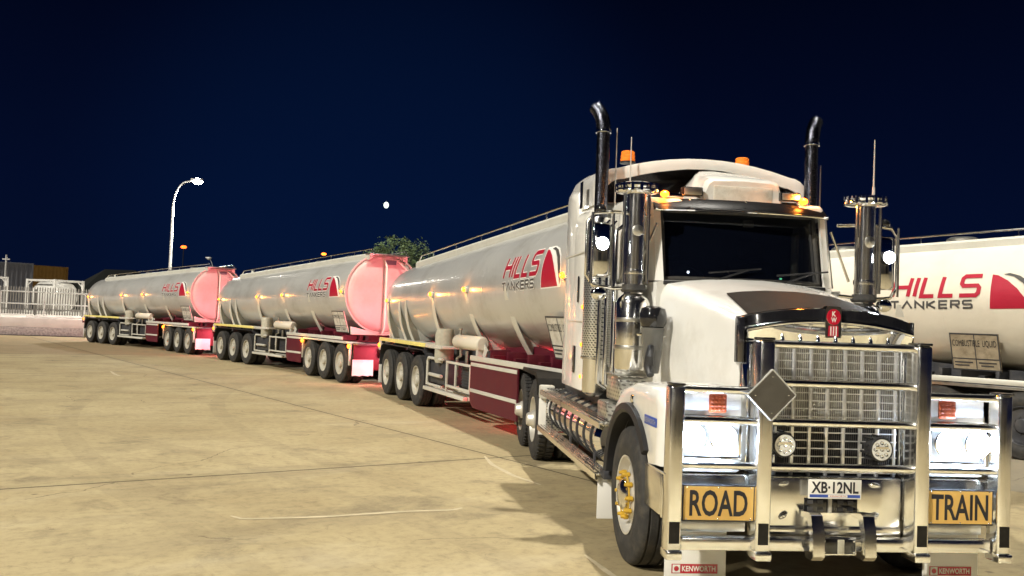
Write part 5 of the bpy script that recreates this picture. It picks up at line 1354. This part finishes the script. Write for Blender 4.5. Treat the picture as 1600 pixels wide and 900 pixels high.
# centre scoop running forward over the cab roof
sc = MB(); rs = []
for x, w0, w1, z1 in ((-2.15, .36, .32, 3.175), (-2.19, .39, .35, 3.205), (-2.5, .42, .34, 3.28), (-2.85, .42, .24, 3.37), (-3.2, .42, .12, 3.44)):
    rs.append([(x, -w0, 2.97), (x, -w0, 3.05), (x, -w1, z1-.03), (x, -w1+.04, z1), (x, 0, z1+.012), (x, w1-.04, z1), (x, w1, z1-.03), (x, w0, 3.05), (x, w0, 2.97)])
sc.loft([[(x, y+.05, z) for x, y, z in r] for r in rs]); sco = tb(sc, 'roof_scoop', 'white_paint', arch, angle=30)
pn = MB().box(-2.165, -2.142, -.275+.05, .275+.05, 3.005, 3.135, .006)
tb(pn, 'scoop_panel', 'placard', sco)
for sy in (-1, 1):
    v_ = MB().box(-3.50, -3.38, sy*1.20, sy*1.212, 3.02, 3.30, .01)
    tb(v_, 'side_vent', 'black_gloss', slp)
    tb(MB().box(-3.62, -3.52, sy*1.20, sy*1.21, 1.32, 1.60, .01), 'locker_handle', 'black_gloss', slp)
    sm = MB(); sm.box(-4.33, -3.2, sy*1.1985, sy*1.203, 2.55, 2.565); sm.box(-4.12, -4.11, sy*1.1985, sy*1.203, 1.2, 2.54)
    sm.box(-3.98, -3.22, sy*1.1985, sy*1.203, 1.85, 1.86); tb(sm, 'panel_seam', 'rib_paint', slp, smooth=False)
    tb(MB().box(-3.46, -3.42, sy*1.2005, sy*1.212, 2.05, 2.32, .005), 'window_slot', 'black_gloss', slp)
    for z in (1.3, 1.62, 2.0): tb(MB().ball((-3.22, sy*1.195, z), .022, 1, .7, 1, 10, 6), 'amber_dot', 'amber_glow', slp)  # glowing amber dots down the sleeper's front edge
# antennas
for (x, y, z0, z1) in ((-3.05, -.94, 2.9, 3.80), (-3.05, -.79, 2.9, 3.72), (-1.95, 1.20, 3.05, 3.60), (-3.05, 1.20, 2.9, 3.55)):
    a_ = MB().cyl((x, y, z0), (x, y, z1), .009, .005, 8); a_.cyl((x, y, z0), (x, y, z0+.12), .016, .012, 8); tb(a_, 'antenna', 'galvanised')
# front spot lamps
for y, z in ((-.395, 1.07), (.29, 1.055)):
    s = MB().lathe([(.05, -.17), (.075, -.12), (.082, -.05), (.082, -.02), (.072, -.015)], (0, y, z), 'x', 32, cap1=False)
    s.box(-.14, -.10, y-.02, y+.02, z-.14, z-.07)
    for k in range(10):
        a = 2*math.pi*k/10; s.box(-.15, -.05, y-.006, y+.006, z+.078, z+.092, rot=Matrix.Rotation(a, 4, 'X'), piv=(0, y, z))
    so = tb(s, 'spot_lamp', 'black_plastic')
    tb(MB().lathe([(.072, -.018), (.05, -.022), (0, -.024)], (0, y, z), 'x', 28), 'reflector', 'lamp_reflector', so)
    q = MB()
    for k in range(9):
        a = 2*math.pi*k/8; rr = .045 if k < 8 else 0
        q.lathe([(.0155, -.019), (.012, -.013), (.004, -.02)], (0, y+rr*math.cos(a), z+rr*math.sin(a)), 'x', 12)
    q.box(-.016, -.012, y-.045, y+.045, z+.006, z+.022)
    tb(q, 'led_lens', 'chrome', so)
# pre-cleaner on the right side of the cowl
pc = MB().lathe([(.055, 1.80), (.10, 1.83), (.115, 1.87), (.115, 1.93), (.10, 1.98), (.06, 2.0), (0, 2.0)], (-1.60, -.90, 0), 'z', 26); pco = tb(pc, 'pre_cleaner', 'black_gloss')
tb(MB().lathe([(0, 1.43), (.06, 1.44), (.07, 1.5), (.095, 1.79), (.10, 1.82)], (-1.60, -.90, 0), 'z', 26), 'bowl', 'smoke_plastic', pco)
tb(MB().tube([(-1.60, -.80, 1.75), (-1.60, -.97, 1.76), (-1.7, -1.0, 1.76)], .014, 8), 'bracket', 'aluminium', pco)
tb(MB().tube([(-1.52, -.93, 1.66), (-1.46, -.96, 1.58), (-1.50, -.95, 1.50), (-1.44, -.95, 1.43)], [.03, .035, .045, .03], 10), 'latch', 'black_plastic', pco)
# red light from the tail lamps on to the first trailer
lamp_light('tail_light', 'AREA', pmv, (-8.55, 0, .85), 40, (1, .05, .08), (-1, 0, .18), 1.0)
